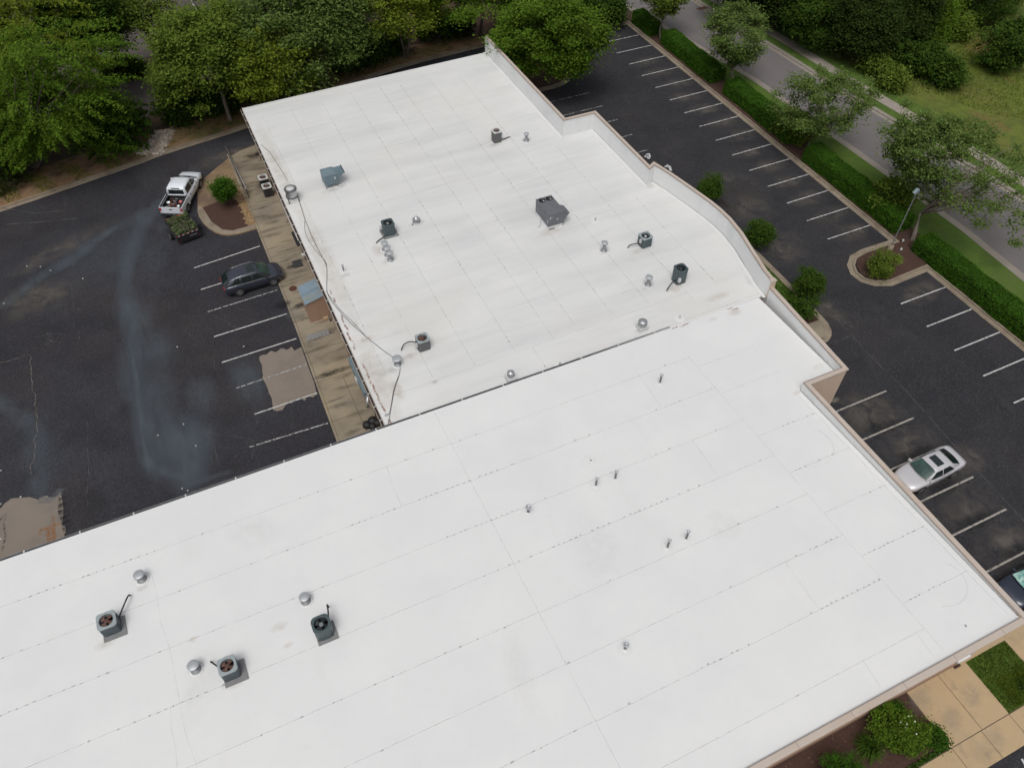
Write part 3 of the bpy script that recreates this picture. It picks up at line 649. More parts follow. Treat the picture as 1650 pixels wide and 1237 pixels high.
def parapet(outer, th, z0, z1, parent, wall_in, d_in, out_k='tan', name='parapet', capw=None, flash=True, y0w=None):
    """outer = outer coping edge; left of the line is the roof side"""
    capw = capw or th
    o1 = offset(outer, d_in); i1 = offset(outer, th-.03)
    if y0w is not None: o1[0] = (o1[0][0], y0w); i1[0] = (i1[0][0], y0w)
    b = MB()
    for i in range(len(outer)-1):
        A, B, C, D_ = o1[i], o1[i+1], i1[i+1], i1[i]
        b.face([(*A, z0), (*B, z0), (*B, z1-.05), (*A, z1-.05)], out_k); b.face([(*C, z0), (*D_, z0), (*D_, z1-.05), (*C, z1-.05)], 'membrane_wall')
    A, D_ = o1[0], i1[0]; b.face([(*D_, z0), (*A, z0), (*A, z1-.05), (*D_, z1-.05)], 'membrane_wall')
    A, D_ = o1[-1], i1[-1]; b.face([(*A, z0), (*D_, z0), (*D_, z1-.05), (*A, z1-.05)], out_k)
    p = b.build(name, parent)
    b = MB(); i2 = offset(outer, th); i3 = offset(outer, th-.05)
    for i in range(len(outer)-1):
        A, B, C, D_ = outer[i], outer[i+1], i2[i+1], i2[i]
        b.hexa([(*A, z1-.10), (*B, z1-.10), (*C, z1-.07), (*D_, z1-.07)], [(*A, z1), (*B, z1), (*C, z1-.02), (*D_, z1-.02)], 'tancap')
        if flash:
            A, B, C, D_ = i3[i], i3[i+1], i2[i+1], i2[i]
            b.hexa([(*A, z1-.02), (*B, z1-.02), (*C, z1-.03), (*D_, z1-.03)], [(*A, z1+.012), (*B, z1+.012), (*C, z1-.008), (*D_, z1-.008)], 'browncap')
    b.build('coping', p)
    return p
# east and south parapet of the near building
lowpar = [(29.66, 3.80), (29.66, 20.27), (32.62, 20.27), (33.02, 28.30)]
parapet(lowpar, .33, 0, 5.97, low, None, .06, y0w=4.3)
# wall faces of the set-back corner run to the ground
b = MB()  # projecting cornice along the south front
b.box(-32, 29.33, 3.86, 4.12, 5.5, 5.93, 'tan'); b.box(-32, 29.33, 4.1, 4.34, 4.55, 5.6, 'tan')
b.box(-32, 29.33, 3.80, 4.12, 5.93, 5.985, 'tancap'); b.box(-32, 29.33, 4.09, 4.125, 5.985, 5.997, 'browncap')
for x in np.arange(-30, 29, 3.05): b.box(x-.012, x+.012, 3.795, 4.09, 5.975, 5.99, 'browncap')
b.build('cornice', low)

up = thing('commercial_building', 'white-roofed building with a curved parapet behind the gutter line, condensers on top', 'building', (0, 0, 0))
b = MB(); PO = [(33.05, 28.40), (33.15, 29.48), (33.75, 32.12), (34.08, 33.5), (34.28, 35.2), (34.28, 36.4), (34.18, 37.51), (33.8, 39.75), (33.4, 41.88), (32.93, 43.75), (32.36, 43.45), (32.40, 52.29), (29.5, 52.31), (29.47, 68.55)]
wallp = [(5.75, 28.7), (5.75, 68.35), (29.35, 68.35), (29.35, 52.2), (32.1, 52.1), (32.1, 43.6), (32.7, 43.5), (33.3, 41.5), (33.9, 37.5), (34.0, 35.5), (33.6, 32.3), (32.8, 29), (32.8, 28.7)]
b.prism(wallp, 0, 4.55, 'tan', bottom=False)
for y in np.arange(30, 68, 1.2): b.box(5.72, 5.75, y, y+.03, .13, 4.5, 'shedwall')
b.build('wall', up)
b = MB(); rp = [(5.38, 28.66), (32.8, 28.66), (32.9, 29.2), (33.45, 32.2), (33.9, 34.5), (33.95, 36.5), (33.5, 39.7), (33.0, 42), (32.6, 43.6), (32.1, 43.6), (32.1, 52.05), (29.25, 52.05), (29.25, 68.5), (5.38, 68.5)]
b.prism(rp, lambda x, y: zup(x, y)-.22, zup, 'roof_up')
for x, y0, y1 in [(6.75, 33, 66.3), (9.35, 31.4, 66.5), (12.15, 31.2, 66.2), (15.0, 31.1, 66.9), (17.75, 31.2, 66.6), (19.6, 31.9, 66.3), (22.4, 31.5, 65.6), (25.15, 31.4, 65.5), (28.1, 30, 51), (30.5, 31, 42), (16.15, 28.9, 31)]:
    b.strip([(x, y0), (x, y1)], .032, du(.005), 'seam_faint' if y1 > 51 and x < 12 else 'seam', .012, 2.2); dots(b, y0, y1, x, du(.012), .22, True)
xs = [6.75, 9.35, 12.15, 15.0, 17.75, 19.6, 22.4, 25.15, 28.1]
for i in range(len(xs)-1):
    for y in random.sample([33, 36, 41.5, 44, 47.5, 50, 54, 57, 60.5, 62.7], 4): b.strip([(xs[i], y), (xs[i+1], y+.03)], .03, du(.0065), 'seam_faint', .01, 1)
b.strip([(5.5, 28.95), (32.9, 28.95)], .05, du(.0065), 'seam_faint', .02, 1.5); b.strip([(5.5, 31.1), (28, 31.1)], .03, du(.0068), 'seam_faint', .02, 1.5)
b.strip([(5.45, 67.9), (29.2, 67.9)], .16, du(.006), 'ring')
for i in range(0):
    x, y = random.uniform(6.5, 31), random.uniform(29.5, 66); b.blot(x, y, random.uniform(1.5, 4.5), random.uniform(.12, .5), du(.008+.00004*i), 'stain_beige', random.uniform(-.06, .06)) if random.random() < .5 else None
for q, rx, ry, k in [((672, 358), .7, .4, 'stain_shade_grey'), ((607, 400), .5, .7, 'stain_rust'), ((625, 418), .6, .3, 'stain_shade_grey'), ((505, 385), .3, .8, 'stain_rust'), ((592, 542), .6, .35, 'stain_rust'), ((640, 625), .45, 1.0, 'stain_rust'), ((567, 520), .5, .4, 'stain_beige'),
                     ((660, 570), .7, .3, 'stain_rust'), ((632, 592), .5, .35, 'stain_shade_grey'), ((889, 372), 1.2, .5, 'stain_beige'), ((535, 303), 1.0, .35, 'stain_shade_grey'), ((550, 295), .5, .4, 'stain_shade_grey'), ((468, 322), .7, .4, 'stain_shade_grey'), ((1034, 532), .7, .35, 'stain_shade_grey'),  # second grey blot by the air unit paints the intake hood's shadow
                     ((823, 614), .5, .3, 'stain_shade_grey'), ((1044, 463), .6, .25, 'stain_shade_grey'), ((1085, 465), .8, .35, 'stain_beige'), ((1090, 470), .4, .2, 'stain_rust'), ((973, 407), .5, .25, 'stain_shade_grey'), ((1030, 405), .9, .3, 'stain_beige'), ((798, 233), .8, .3, 'stain_shade_grey'),  # grey blot at the tall condenser's neighbouring vent paints that vent's soft shadow
                     ((555, 440), .5, .3, 'stain_shade_grey'), ((616, 600), .4, .25, 'stain_shade_grey'), ((700, 612), .3, .2, 'stain_shade_grey'), ((1155, 480), 1.2, .4, 'stain_beige'), ((1215, 455), .7, .9, 'stain_shade_grey'), ((945, 205), 1.0, .5, 'stain_beige'), ((1045, 300), .5, .6, 'stain_beige')]:
    x, y = G(*q, 4.9); b.blot(x, y, rx, ry, du(.0145), k, .05)
for y in np.arange(29.2, 42, .45):      # rust marks along the eaves
    if random.random() < .7: b.blot(5.60+random.uniform(0, .15), y, .06, .22, du(.016), 'stain_redrust', 0)
b.blot(6.1, 33, 1.0, 4.5, du(.0165), 'stain_beige'); b.blot(6.3, 45, .9, 8, du(.017), 'stain_beige'); b.blot(6.1, 58, .8, 8, du(.0175), 'stain_beige')
b.box(5.38, 29.2, 68.5, 68.56, 4.5, 4.62, 'label')
b.build('roof', up)
pu = parapet(PO, .30, 0, 6.55, up, None, .05)
b = MB(); b.strip([(p[0], p[1]) for p in offset(PO, .42)], .22, lambda x, y: zup(x, y)+.02, 'ring'); b.build('parapet_base_flashing', up)
b = MB(); b.box(5.20, 5.22, 28.8, 68.5, 4.42, 4.58, 'tancap'); b.box(5.22, 5.36, 28.8, 68.5, 4.42, 4.44, 'blacksteel'); b.box(5.355, 5.385, 28.8, 68.55, 4.42, 4.675, 'tancap'); b.build('gutter', up)
for y in np.arange(29.6, 68, 1.15):
    b = MB(); b.box(5.20, 5.38, y-.025, y+.025, 4.575, 4.60, 'label'); b.build('gutter_bracket', up)
for y in (33.4, 46.6, 56.8, 66.9):
    b = MB(); b.tube([(5.29, y, 4.42), (5.45, y, 4.2), (5.68, y, 4.1), (5.68, y, .3), (5.5, y, .2)], .05, 'tan', 6); b.build('downspout', up)
b = MB(); b.box(5.7, 5.75, 51.3, 52.4, .13, 2.3, 'blacksteel'); b.box(5.66, 5.70, 52.2, 52.28, 1.1, 1.2, 'chrome'); b.build('door', up)
b = MB(); b.box(5.7, 5.75, 64.0, 65.0, .13, 2.3, 'shedwall'); b.box(5.66, 5.70, 64.1, 64.16, 1.1, 1.2, 'chrome'); b.build('door', up)
b = MB(); b.box(5.7, 5.75, 39.6, 40.6, .13, 2.3, 'shedwall'); b.box(5.66, 5.70, 39.7, 39.76, 1.1, 1.2, 'chrome'); b.build('door', up)
b = MB()
b.box(32.72, 33.08, 28.30, 28.42, 5.0, 6.50, 'tan'); b.box(32.69, 33.11, 28.27, 28.60, 6.50, 6.565, 'tancap'); b.build('corner_pier', up)

# ------------------------------------------------------------------ lead / conduit on the west wall
b = MB()
x, y = 5.42, 56.9
b.tube([(5.45, 56.6, 2.55), (5.45, 50.9, 2.55)], .045, 'label', 6); b.tube([(5.55, 56.2, 2.4), (5.55, 51.6, 2.4)], .035, 'galv_dull', 6)
for yy in (56.5, 54.6, 52.8, 51.0): b.box(5.4, 5.74, yy-.03, yy+.03, 2.46, 2.5, 'galv_dull')
tag(b.build('wall_conduit'), 'pale conduit running along the west wall above the condensers', 'conduit')
t = thing('duct', 'blue-grey duct fixed low along the west wall with an elbow at its end', 'duct', (5.45, 35.3, 0))
b = MB(); b.box(-.22, .18, -1.7, 1.75, 2.3, 2.8, 'duct'); [b.box(-.225, .185, yy-.015, yy+.015, 2.295, 2.805, 'hoodblue') for yy in (-1.2, -.2, .8)]; b.build('body', t)
b = MB(); b.tube([(-.02, -1.7, 2.55), (-.05, -1.95, 2.5), (-.12, -2.15, 2.3), (-.2, -2.25, 2.0)], .14, 'galv', 12); b.build('elbow', t)
b = MB(); b.box(-.3, -.2, -.3, .1, 2.25, 2.6, 'label'); b.build('junction_box', t)
for yy in (-1.5, 0, 1.5): b = MB(); b.box(-.2, .3, yy-.04, yy+.04, 2.2, 2.3, 'galv_dull'); b.build('bracket', t)

# ------------------------------------------------------------------ ROOFTOP EQUIPMENT
def rrect(w_, d_, r_, n=6):
    P = []
    for cx, cy, a0 in ((w_/2-r_, d_/2-r_, 0), (-w_/2+r_, d_/2-r_, 90), (-w_/2+r_, -d_/2+r_, 180), (w_/2-r_, -d_/2+r_, 270)):
        for i in range(n+1):
            a = R(a0+90*i/n); P.append((cx+r_*math.cos(a), cy+r_*math.sin(a)))
    if n > 3:      # even spacing along the straight sides too
        Q = []
        for i, p in enumerate(P):
            q = P[(i+1) % len(P)]; Q.append(p); d = math.hypot(q[0]-p[0], q[1]-p[1]); m_ = int(d/.07)
            Q += [(p[0]+(q[0]-p[0])*k/(m_+1), p[1]+(q[1]-p[1])*k/(m_+1)) for k in range(1, m_+1)]
        return Q
    return P
def condenser(label, loc, wd=.82, h=.82, corner=.12, body='slate', top='slate_lt', fan='fan_rust', pad=None, line=None, boxside=None, group='air conditioning condensers on the roofs', rz=0, louv=True, hub='fan_rust'):
    t = thing('condenser_unit', label, 'condenser', loc, rz, group)
    z0 = 0
    if pad:
        b = MB(); pw, pdx, pdy = pad; b.box(-pw/2+pdx, pw/2+pdx, -pw/2+pdy, pw/2+pdy, .0, .09, 'pad'); b.build('pad', t); z0 = .09
    b = MB(); rings = []
    ns = 17
    for i in range(ns):
        z = z0+.02+(h-.08)*i/(ns-1); g = (.0 if i in (0, ns-1) else (-.012 if i % 2 else 0)) if louv else 0
        rings.append([(x, y, z) for x, y in rrect(wd+2*g, wd+2*g, corner)])
    b.loft(rings, body, False, False)
    for sx in (-1, 1):
        for sy in (-1, 1): b.box(sx*(wd/2-.1)-.05, sx*(wd/2-.1)+.05, sy*(wd/2-.1)-.05, sy*(wd/2-.1)+.05, z0-.0, z0+.03, 'black')
    b.build('cabinet', t)
    zt = z0+h; ri = wd*.385
    b = MB(); O = rrect(wd+.03, wd+.03, corner+.01, 6); n = len(O)
    I = [(ri*math.cos(a), ri*math.sin(a)) for a in [math.atan2(y, x) for x, y in O]]
    rings = [[(x, y, zt-.07) for x, y in O], [(x, y, zt-.01) for x, y in O], [(x*.97, y*.97, zt) for x, y in O], [(x*1.06, y*1.06, zt+.005) for x, y in I], [(x, y, zt-.005) for x, y in I], [(x, y, zt-.26) for x, y in I]]
    b.loft(rings, top, False, False); tc_ = b.build('top_cover', t)
    b = MB(); b.lathe([(ri*.995, zt-.25), (.001, zt-.25)], 'black', n=20); b.lathe([(.11, zt-.12), (.10, zt-.045), (.05, zt-.035), (.001, zt-.033)], hub, n=14)
    for k in range(4):
        a = k*math.pi/2+.4; c, s_ = math.cos(a), math.sin(a); a2 = a+.95; c2, s2 = math.cos(a2), math.sin(a2); r1 = ri*.9
        b.face([(.06*c, .06*s_, zt-.07), (r1*c, r1*s_, zt-.06), (r1*math.cos(a+.45), r1*math.sin(a+.45), zt-.08), (r1*c2*.95, r1*s2*.95, zt-.12), (.06*c2, .06*s2, zt-.10)], fan)
    b.build('fan', t)
    b = MB()
    for rr in (.25, .5, .75, .97): b.tube([(ri*rr*math.cos(a), ri*rr*math.sin(a), zt+.006) for a in np.linspace(0, 2*math.pi, 21)], .004, 'blacksteel', 4)
    for a in np.arange(0, 6.28, .785): b.tube([(.02*math.cos(a), .02*math.sin(a), zt+.012), (ri*1.02*math.cos(a), ri*1.02*math.sin(a), zt+.006)], .004, 'blacksteel', 4)
    b.build('fan_guard', tc_)
    if line:
        b = MB(); b.tube(smooth_poly([tuple(p) for p in line], 2), .038, 'black', 7); b.build('refrigerant_line', t)
    if boxside:
        x, y, z = boxside; b = MB(); b.box(x-.09, x+.09, y-.07, y+.07, z, z+.3, 'label'); b.tube([(x, y, z), (x, y, z-.2), (x*.8, y*.8, z-.25)], .02, 'galv_dull', 5); b.build('electrical_box', t)
    return t
def rl(px, py):      # point on the near roof
    z = 5.3
    for _ in range(5): x, y = G(px, py, z); z = zlow(x, y)
    return (x, y, z)
def ru(px, py):
    z = 4.9
    for _ in range(5): x, y = G(px, py, z); z = zup(x, y)
    return (x, y, z)
condenser('slate condenser with rusty fan on a grey pad, leftmost on the near roof', rl(182, 1011), .84, .80, .13, pad=(1.05, .08, -.12), line=[(.38, .38, .12), (.6, .6, .3), (.85, 1.0, .35), (.98, 1.35, .2), (.98, 1.4, 0)], boxside=(0, .46, .45))
condenser('slate condenser with rusty fan on a grey pad, between two mushroom vents', rl(374, 1083), .80, .82, .13, pad=(1.05, .12, -.10), line=[(-.38, .3, .15), (-.6, .55, .35), (-.75, .8, .3), (-.8, .9, .0)], boxside=(.0, .45, .5))
condenser('dark green-grey round-cornered condenser on a pad with short bent line', rl(523, 1018), .86, .90, .26, body='green_dk', top='green_dk', fan='fan_dark', hub='slate_lt', pad=(.98, .06, -.10), line=[(.33, .38, .2), (.45, .55, .6), (.5, .7, .75), (.52, 1.0, .7), (.55, 1.1, .1)], louv=False)
condenser('worn grey condenser with rusty fan beside the far capped flue vent', ru(800, 227), .72, 1.0, .12, body='coil_grey', top='label', line=[(.4, -.1, .1), (.7, -.2, .1), (1.0, -.05, .12), (1.3, .02, .02)], boxside=(.42, -.05, .45))
condenser('dark condenser with black line on a low pad above three capped vents', ru(627, 376), .86, .92, .16, body='green_dk', top='green_dk', fan='fan_dark', hub='slate_lt', pad=(1.15, .0, .0), line=[(-.4, -.35, .12), (-.7, -.5, .15), (-1.1, -.65, .12), (-1.25, -.7, 0)], boxside=(-.55, .05, .55))
condenser('condenser with pale top frame and dark blades near the parapet curve', ru(1038, 394), .82, .85, .12, body='green_dk', top='slate_lt', fan='fan_dark', hub='label', line=[(-.4, -.05, .3), (-.8, .05, .3), (-1.2, .15, .25), (-1.3, .18, 0)], boxside=(-.44, -.12, .4))
condenser('tall dark round-cornered condenser nearest the low corner of the curved parapet', ru(1093, 452), .84, 1.18, .22, body='green_dk', top='green_dk', fan='fan_dark', hub='slate', line=[(-.4, -.2, .35), (-.7, -.25, .35), (-1.15, -.5, .25), (-1.35, -.6, .02)], boxside=(-.3, -.46, .35))
condenser('grey-cabinet condenser with rusty fan north-east of the vent with the cables', ru(682, 559), .80, .88, .12, body='coil_grey', top='slate_lt', line=[(-.38, .2, .4), (-.7, .42, .45), (-1.15, .45, .35), (-1.35, .35, .1), (-1.4, .3, 0)], boxside=(-.44, -.1, .3))
for lab, q in (('black condenser on the walkway, the one nearer the lot of a pair', (436, 313)), ('black condenser on the walkway, the one farther up of a pair', (430, 299))):
    x, y = G(*q, .13); condenser(lab, (x-.15, y, .13), .78, .95, .1, body='blacksteel', top='label', group='condensers on the west walkway', boxside=(.45, 0, .3))

def capvent(label, loc, r_=.11, h=.55, rc=.27, base='dull', group='capped roof vents'):
    t = thing('roof_vent', label, 'vent', loc, 0, group)
    b = MB(); b.lathe([(r_+.16, 0), (r_+.14, .03), (r_+.03, .12), (r_, .14), (r_, h)], 'galv_dull', n=16); b.build('pipe', t)
    b = MB(); b.lathe([(.02, h+.02), (rc*.9, h+.02), (rc, h+.03)], 'galv_dull', n=24); b.lathe([(rc, h+.03), (rc, h+.085)], 'galv_dull', n=24); b.lathe([(rc, h+.085), (rc*.95, h+.10), (rc*.6, h+.125), (.005, h+.14)], 'galv_cap', n=24); b.build('cap', t)
    b = MB(); b.lathe([(r_+.26, .006), (r_+.26, .012), (r_+.14, .014)], 'ring', n=24); b.build('flashing', t)
    return t
capvent('bright mushroom vent beyond the leftmost condenser of the near roof', rl(229, 933), rc=.27, h=.45)
capvent('bright mushroom vent just left of the middle near condenser', rl(316, 1078), rc=.27, h=.45)
capvent('bright mushroom vent above the dark round-cornered near condenser', rl(493, 968), rc=.26, h=.40)
capvent('capped flue vent right of the worn far condenser', ru(848, 227), rc=.22, h=.6)
capvent('capped vent, farthest of the row of three below the dark condenser', ru(621, 402), rc=.26, h=.55)
capvent('capped vent, middle of the row of three below the dark condenser', ru(625, 411), rc=.26, h=.60)
capvent('capped vent, nearest of the row of three below the dark condenser', ru(629, 419), rc=.25, h=.62)
capvent('capped vent left of the pale-topped condenser by a faint stain', ru(973, 404), rc=.25, h=.68)
capvent('capped vent left of the tall dark condenser', ru(1044, 459), rc=.26, h=.65)
capvent('capped vent with cables tied to it near the gutter corner', ru(641, 587), rc=.30, h=.50)
def pipe(label, loc, r_=.055, h=.62, group='plumbing pipes through the near roof', big=1.0):
    t = thing('vent_pipe', label, 'pipe', loc, 0, group)
    b = MB(); b.lathe([(r_, .1), (r_, h)], 'pipe_dark', n=14); b.build('pipe', t)
    b = MB(); b.lathe([(r_*1.0, h-.02), (r_*1.7*big, h+.02), (r_*1.9*big, h+.07), (r_*1.7*big, h+.11), (r_*1.3, h+.12), (r_*1.1, h+.07), (.003, h+.06)], 'galv_cap', n=16); b.build('cap', t)
    b = MB(); b.lathe([(.34, .006), (.335, .012), (r_+.05, .014), (r_+.03, .04), (r_+.012, .12), (r_, .125)], 'ring', n=24, smooth=False); b.build('boot', t)
    return t
pipe('short wide capped pipe left of the middle of the near roof', rl(851, 826), .075, .50, big=1.1)
pipe('thin capped pipe, left one of the pair below the round drain patch', rl(960, 783), h=.68)
pipe('thin capped pipe, right one of the pair below the round drain patch', rl(991, 772), h=.72)
pipe('thin leaning-looking capped pipe, left one of the pair near the roof centre right', rl(1075, 883), h=.78)
pipe('thin capped pipe, right one of the pair near the roof centre right', rl(1105, 869), h=.78)
pipe('thin capped pipe closest to the gutter line between the two roofs', rl(1063, 618), h=.75, r_=.06)
pipe('single capped pipe near the bottom middle of the near roof', rl(1007, 1046), .065, .50, big=1.1)
pipe('slender capped pipe with flared foot near the west eaves cables', ru(554, 438), .05, .55, group='small pipes on the far roof')
pipe('tiny stub pipe between the big rooftop unit and the pale condenser', ru(959, 357), .03, .25, group='small pipes on the far roof')
pipe('tiny stub pipe just above the gutter left of the round turbine vent', ru(902, 589), .03, .22, group='small pipes on the far roof')
pipe('tiny stub pipe at the east end of the dark gutter', ru(1095, 514), .03, .22, group='small pipes on the far roof')
b = MB(); b.lathe([(.42, 0), (.41, .010), (.16, .012), (.15, .04), (.08, .05), (.07, .03), (.004, .03)], 'ring', n=24, smooth=False); b.lathe([(.06, .032), (.004, .05)], 'galv_dull', n=16)
tag(b.build('roof_drain', loc=rl(952, 742)), 'round white drain patch on the middle of the near roof', 'drain')
def turbine(label, loc, r_=.26):
    t = thing('turbine_vent', label, 'vent', loc, 0, 'domed vents beside the gutter')
    b = MB(); b.prism(rrect(.62, .62, .03, 1), 0, .28, 'label'); b.build('curb', t)
    b = MB(); b.lathe([(r_*.7, .28), (r_, .32), (r_*1.05, .42), (r_*.85, .46), (r_*.9, .50), (r_*1.02, .58)], 'galv', n=20)
    for a in np.arange(0, 6.28, .4): b.tube([(r_*math.cos(a), r_*math.sin(a), .46), (r_*math.cos(a+.3), r_*math.sin(a+.3), .6)], .012, 'galv_dull', 4)
    b.build('body', t)
    b = MB(); b.lathe([(r_*1.05, .60), (r_*1.07, .65), (r_*.8, .72), (.004, .76)], 'galv', n=20); b.build('dome', t)
turbine('wide domed vent on a square curb just above the gutter, right one', ru(1034, 529), .29); turbine('small domed vent on a square curb just above the gutter, left one', ru(823, 611), .22)
t = thing('roof_vent', 'squat round vent hood amid grey stains near the dark condenser', 'vent', ru(671, 357))
b = MB(); b.lathe([(.3, 0), (.28, .04), (.12, .1), (.12, .2)], 'galv_dull', n=16); b.build('base', t)
b = MB(); b.lathe([(.15, .2), (.27, .2), (.29, .26), (.15, .36), (.11, .44), (.004, .47)], 'galv', n=18); b.build('hood', t)
b = MB(); b.box(-.45, -.35, -.3, -.22, 0, .08, 'pipe_dark'); b.box(.3, .5, -.28, -.2, 0, .06, 'label'); b.build('clamp', t)
# upblast exhaust fan
t = thing('exhaust_fan', 'silver drum exhaust fan on a stand at the west eaves', 'exhaust fan', ru(472, 322))
b = MB(); b.lathe([(.43, .42), (.43, .98)], 'galv', n=28); b.lathe([(.36, .33), (.475, .35), (.475, .43), (.435, .44)], 'coil_grey', n=28); b.build('drum', t)
b = MB(); b.lathe([(.32, 1.07), (.31, 1.11), (.004, 1.14)], 'label', n=28); b.lathe([(.44, .96), (.485, .98), (.485, 1.06), (.46, 1.08), (.31, 1.075)], 'coil_grey', n=28); b.build('top', t)
b = MB()
for sx in (-.38, .38): b.box(sx-.03, sx+.03, -.5, .4, .25, .33, 'coil_grey'); b.box(sx-.03, sx+.03, -.5, -.44, 0, .3, 'coil_grey'); b.box(sx-.03, sx+.03, .34, .4, 0, .3, 'coil_grey')
b.build('stand', t)
b = MB(); b.prism(rrect(.75, .75, .04, 1), 0, .3, 'ring'); b.build('curb', t)
# make-up air unit
x, y, z = ru(530, 303); t = thing('air_intake_unit', 'blue-grey sheet metal air unit with angled intake hood', 'air unit', (x, y, z))
b = MB(); b.box(-.25, .75, -.1, 1.0, .3, 1.15, 'hoodblue'); b.box(-.27, .77, -.12, 1.02, 1.13, 1.17, 'duct'); b.build('housing', t)
b = MB(); b.hexa([(.75, -.05, .55), (.80, -.05, .55), (.80, .95, .55), (.75, .95, .55)], [(.75, -.05, 1.1), (1.45, -.05, 1.12), (1.45, .95, 1.12), (.75, .95, 1.1)], 'hoodblue')
b.box(1.38, 1.46, -.07, .97, 1.05, 1.16, 'slate'); b.build('intake_hood', t)
b = MB(); [b.box(sx-.03, sx+.03, sy-.03, sy+.03, 0, .3, 'galv_dull') for sx in (-.2, .7) for sy in (-.05, .95)]; b.build('legs', t)
b = MB(); b.box(.55, .65, -.14, -.12, .75, .95, 'label'); b.build('label_plate', t)
# packaged rooftop unit
x, y, z = ru(884.5, 371); t = thing('rooftop_unit', 'big grey packaged rooftop unit with two round condenser fans', 'rooftop unit', (x, y, z))
b = MB(); b.box(-.02, 1.15, .05, 2.05, 0, .32, 'ring'); b.box(.02, .5, -.0, .05, .0, .05, 'blacksteel'); b.build('roof_curb', t)
b = MB(); b.box(-.08, 1.22, 0, 2.15, .32, 1.35, 'rtu'); b.box(-.10, 1.24, -.02, 2.17, 1.33, 1.38, 'rtu'); [b.box(-.085, -.08, yy, yy+.015, .34, 1.33, 'slate') for yy in (.7, 1.35)]; b.box(.55, .565, -.005, 0, .34, 1.33, 'slate'); b.build('cabinet', t)
for fx in (.28, .86):
    b = MB(); b.lathe([(.26, 1.38), (.26, 1.42), (.235, 1.42), (.235, 1.385), (.004, 1.385)], 'blacksteel', cx=fx, cy=1.82, n=22); b.lathe([(.07, 1.39), (.07, 1.41), (.004, 1.415)], 'label', cx=fx+.08, cy=1.72, n=10)
    for k in range(4):
        a = k*1.571+.3; b.tube([(fx, 1.82, 1.395), (fx+.22*math.cos(a), 1.82+.22*math.sin(a), 1.395)], .02, 'fan_dark', 5)
    b.build('condenser_fan', t)
b = MB(); b.hexa([(1.22, .1, .45), (1.26, .1, .45), (1.26, 1.1, .45), (1.22, 1.1, .45)], [(1.22, .1, 1.25), (1.75, .1, 1.0), (1.75, 1.1, 1.0), (1.22, 1.1, 1.25)], 'rtu'); b.build('intake_hood', t)
b = MB(); b.box(.02, .2, -.012, -.004, 1.08, 1.13, 'label'); b.box(.02, .07, -.012, -.004, .95, 1.1, 'label'); b.box(.6, .72, -.012, -.004, .8, .88, 'label'); b.box(-.095, -.086, .05, .12, .6, .9, 'label'); b.build('stickers', t)
b = MB(); b.tube([(-.08, .9, .5), (-.35, .75, .5), (-.38, .7, .05), (-.6, .65, .02)], .018, 'galv_dull', 6); b.build('drain_line', t)

# cables lying on the far roof
def cable(label, pts, r_=.016, k='coil_grey'):
    P = smooth_poly([ru(*p) for p in pts], 2); b = MB(); b.tube([(x, y, zup(x, y)+.02) for x, y, _ in P], r_, k, 5)
    tag(b.build('cable'), label, 'cable', 'cables lying across the far roof')
cable('thin cable from the north-west eaves to the drum exhaust fan', [(421, 234), (433, 244), (437, 249), (452, 272), (464, 292)])
cable('cable running from the drum fan down past the west eaves bend', [(478, 312), (484, 330), (492, 356), (503, 382), (515, 407), (527, 428), (527, 450), (526, 468), (531, 482), (548, 503), (566, 522), (590, 543), (615, 563), (636, 578)], .02)
cable('second thinner cable looping just left of the longer roof cable', [(491, 356), (491, 374), (500, 393), (512, 408), (524, 420), (527, 428)], .014)
cable('slack cable strand leaving the eaves bend beside the main run', [(526, 470), (540, 490), (556, 508), (572, 522), (592, 545)], .016)
cable('dark cable from the tied vent down to the gutter corner', [(645, 589), (644, 604), (636, 625), (631, 652), (627, 676), (625, 685)], .02)
cable('pale cable beside the dark one ending in a small coil', [(642, 606), (634, 628), (630, 655), (627, 668), (621, 671), (620, 668), (627, 667)], .015)

# ------------------------------------------------------------------ WEST WALL SHED, FITTINGS
x0, y0 = 4.12, 44.2
t = thing('utility_shed', 'brown board shed with sloping pale blue metal roof against the west wall', 'shed', (x0, y0, .13))
b = MB(); b.hexa([(0, 0, 0), (1.62, 0, 0), (1.62, 1.95, 0), (0, 1.95, 0)], [(0, 0, 1.9), (1.62, 0, 2.3), (1.62, 1.95, 2.3), (0, 1.95, 1.9)], 'shedwall')
b.box(.8, .815, -.012, 0, .05, 1.9, 'shedwall'); b.build('wall', t)
b = MB(); b.hexa([(-.1, -.1, 1.90), (1.55, -.1, 2.31), (1.55, 2.05, 2.31), (-.1, 2.05, 1.90)], [(-.1, -.1, 1.95), (1.55, -.1, 2.36), (1.55, 2.05, 2.36), (-.1, 2.05, 1.95)], 'shedroof')
for yy in (.85, 1.0): b.hexa([(-.1, yy, 1.95), (1.55, yy, 2.36), (1.55, yy+.03, 2.36), (-.1, yy+.03, 1.95)], [(-.1, yy, 1.97), (1.55, yy, 2.38), (1.55, yy+.03, 2.38), (-.1, yy+.03, 1.97)], 'duct')
b.build('roof', t)
b = MB(); b.box(.95, 1.35, -.3, -.03, 0, .25, 'card'); b.box(1.0, 1.3, -.31, -.3, .05, .2, 'card'); tag(b.build('cardboard_box', loc=(x0, y0, .13)), 'cardboard box on the ground against the brown shed', 'box')
b = MB(); b.tube([(0, 0, 0), (0, 0, .5), (.1, 0, .62), (.25, 0, .6)], .06, 'galv_dull', 8); b.lathe([(.09, .0), (.09, .06), (.004, .07)], 'blacksteel', n=10); tag(b.build('gas_meter', loc=(5.55, 43.8, .13)), 'small grey meter pipe at the wall beside the cardboard box', 'meter')
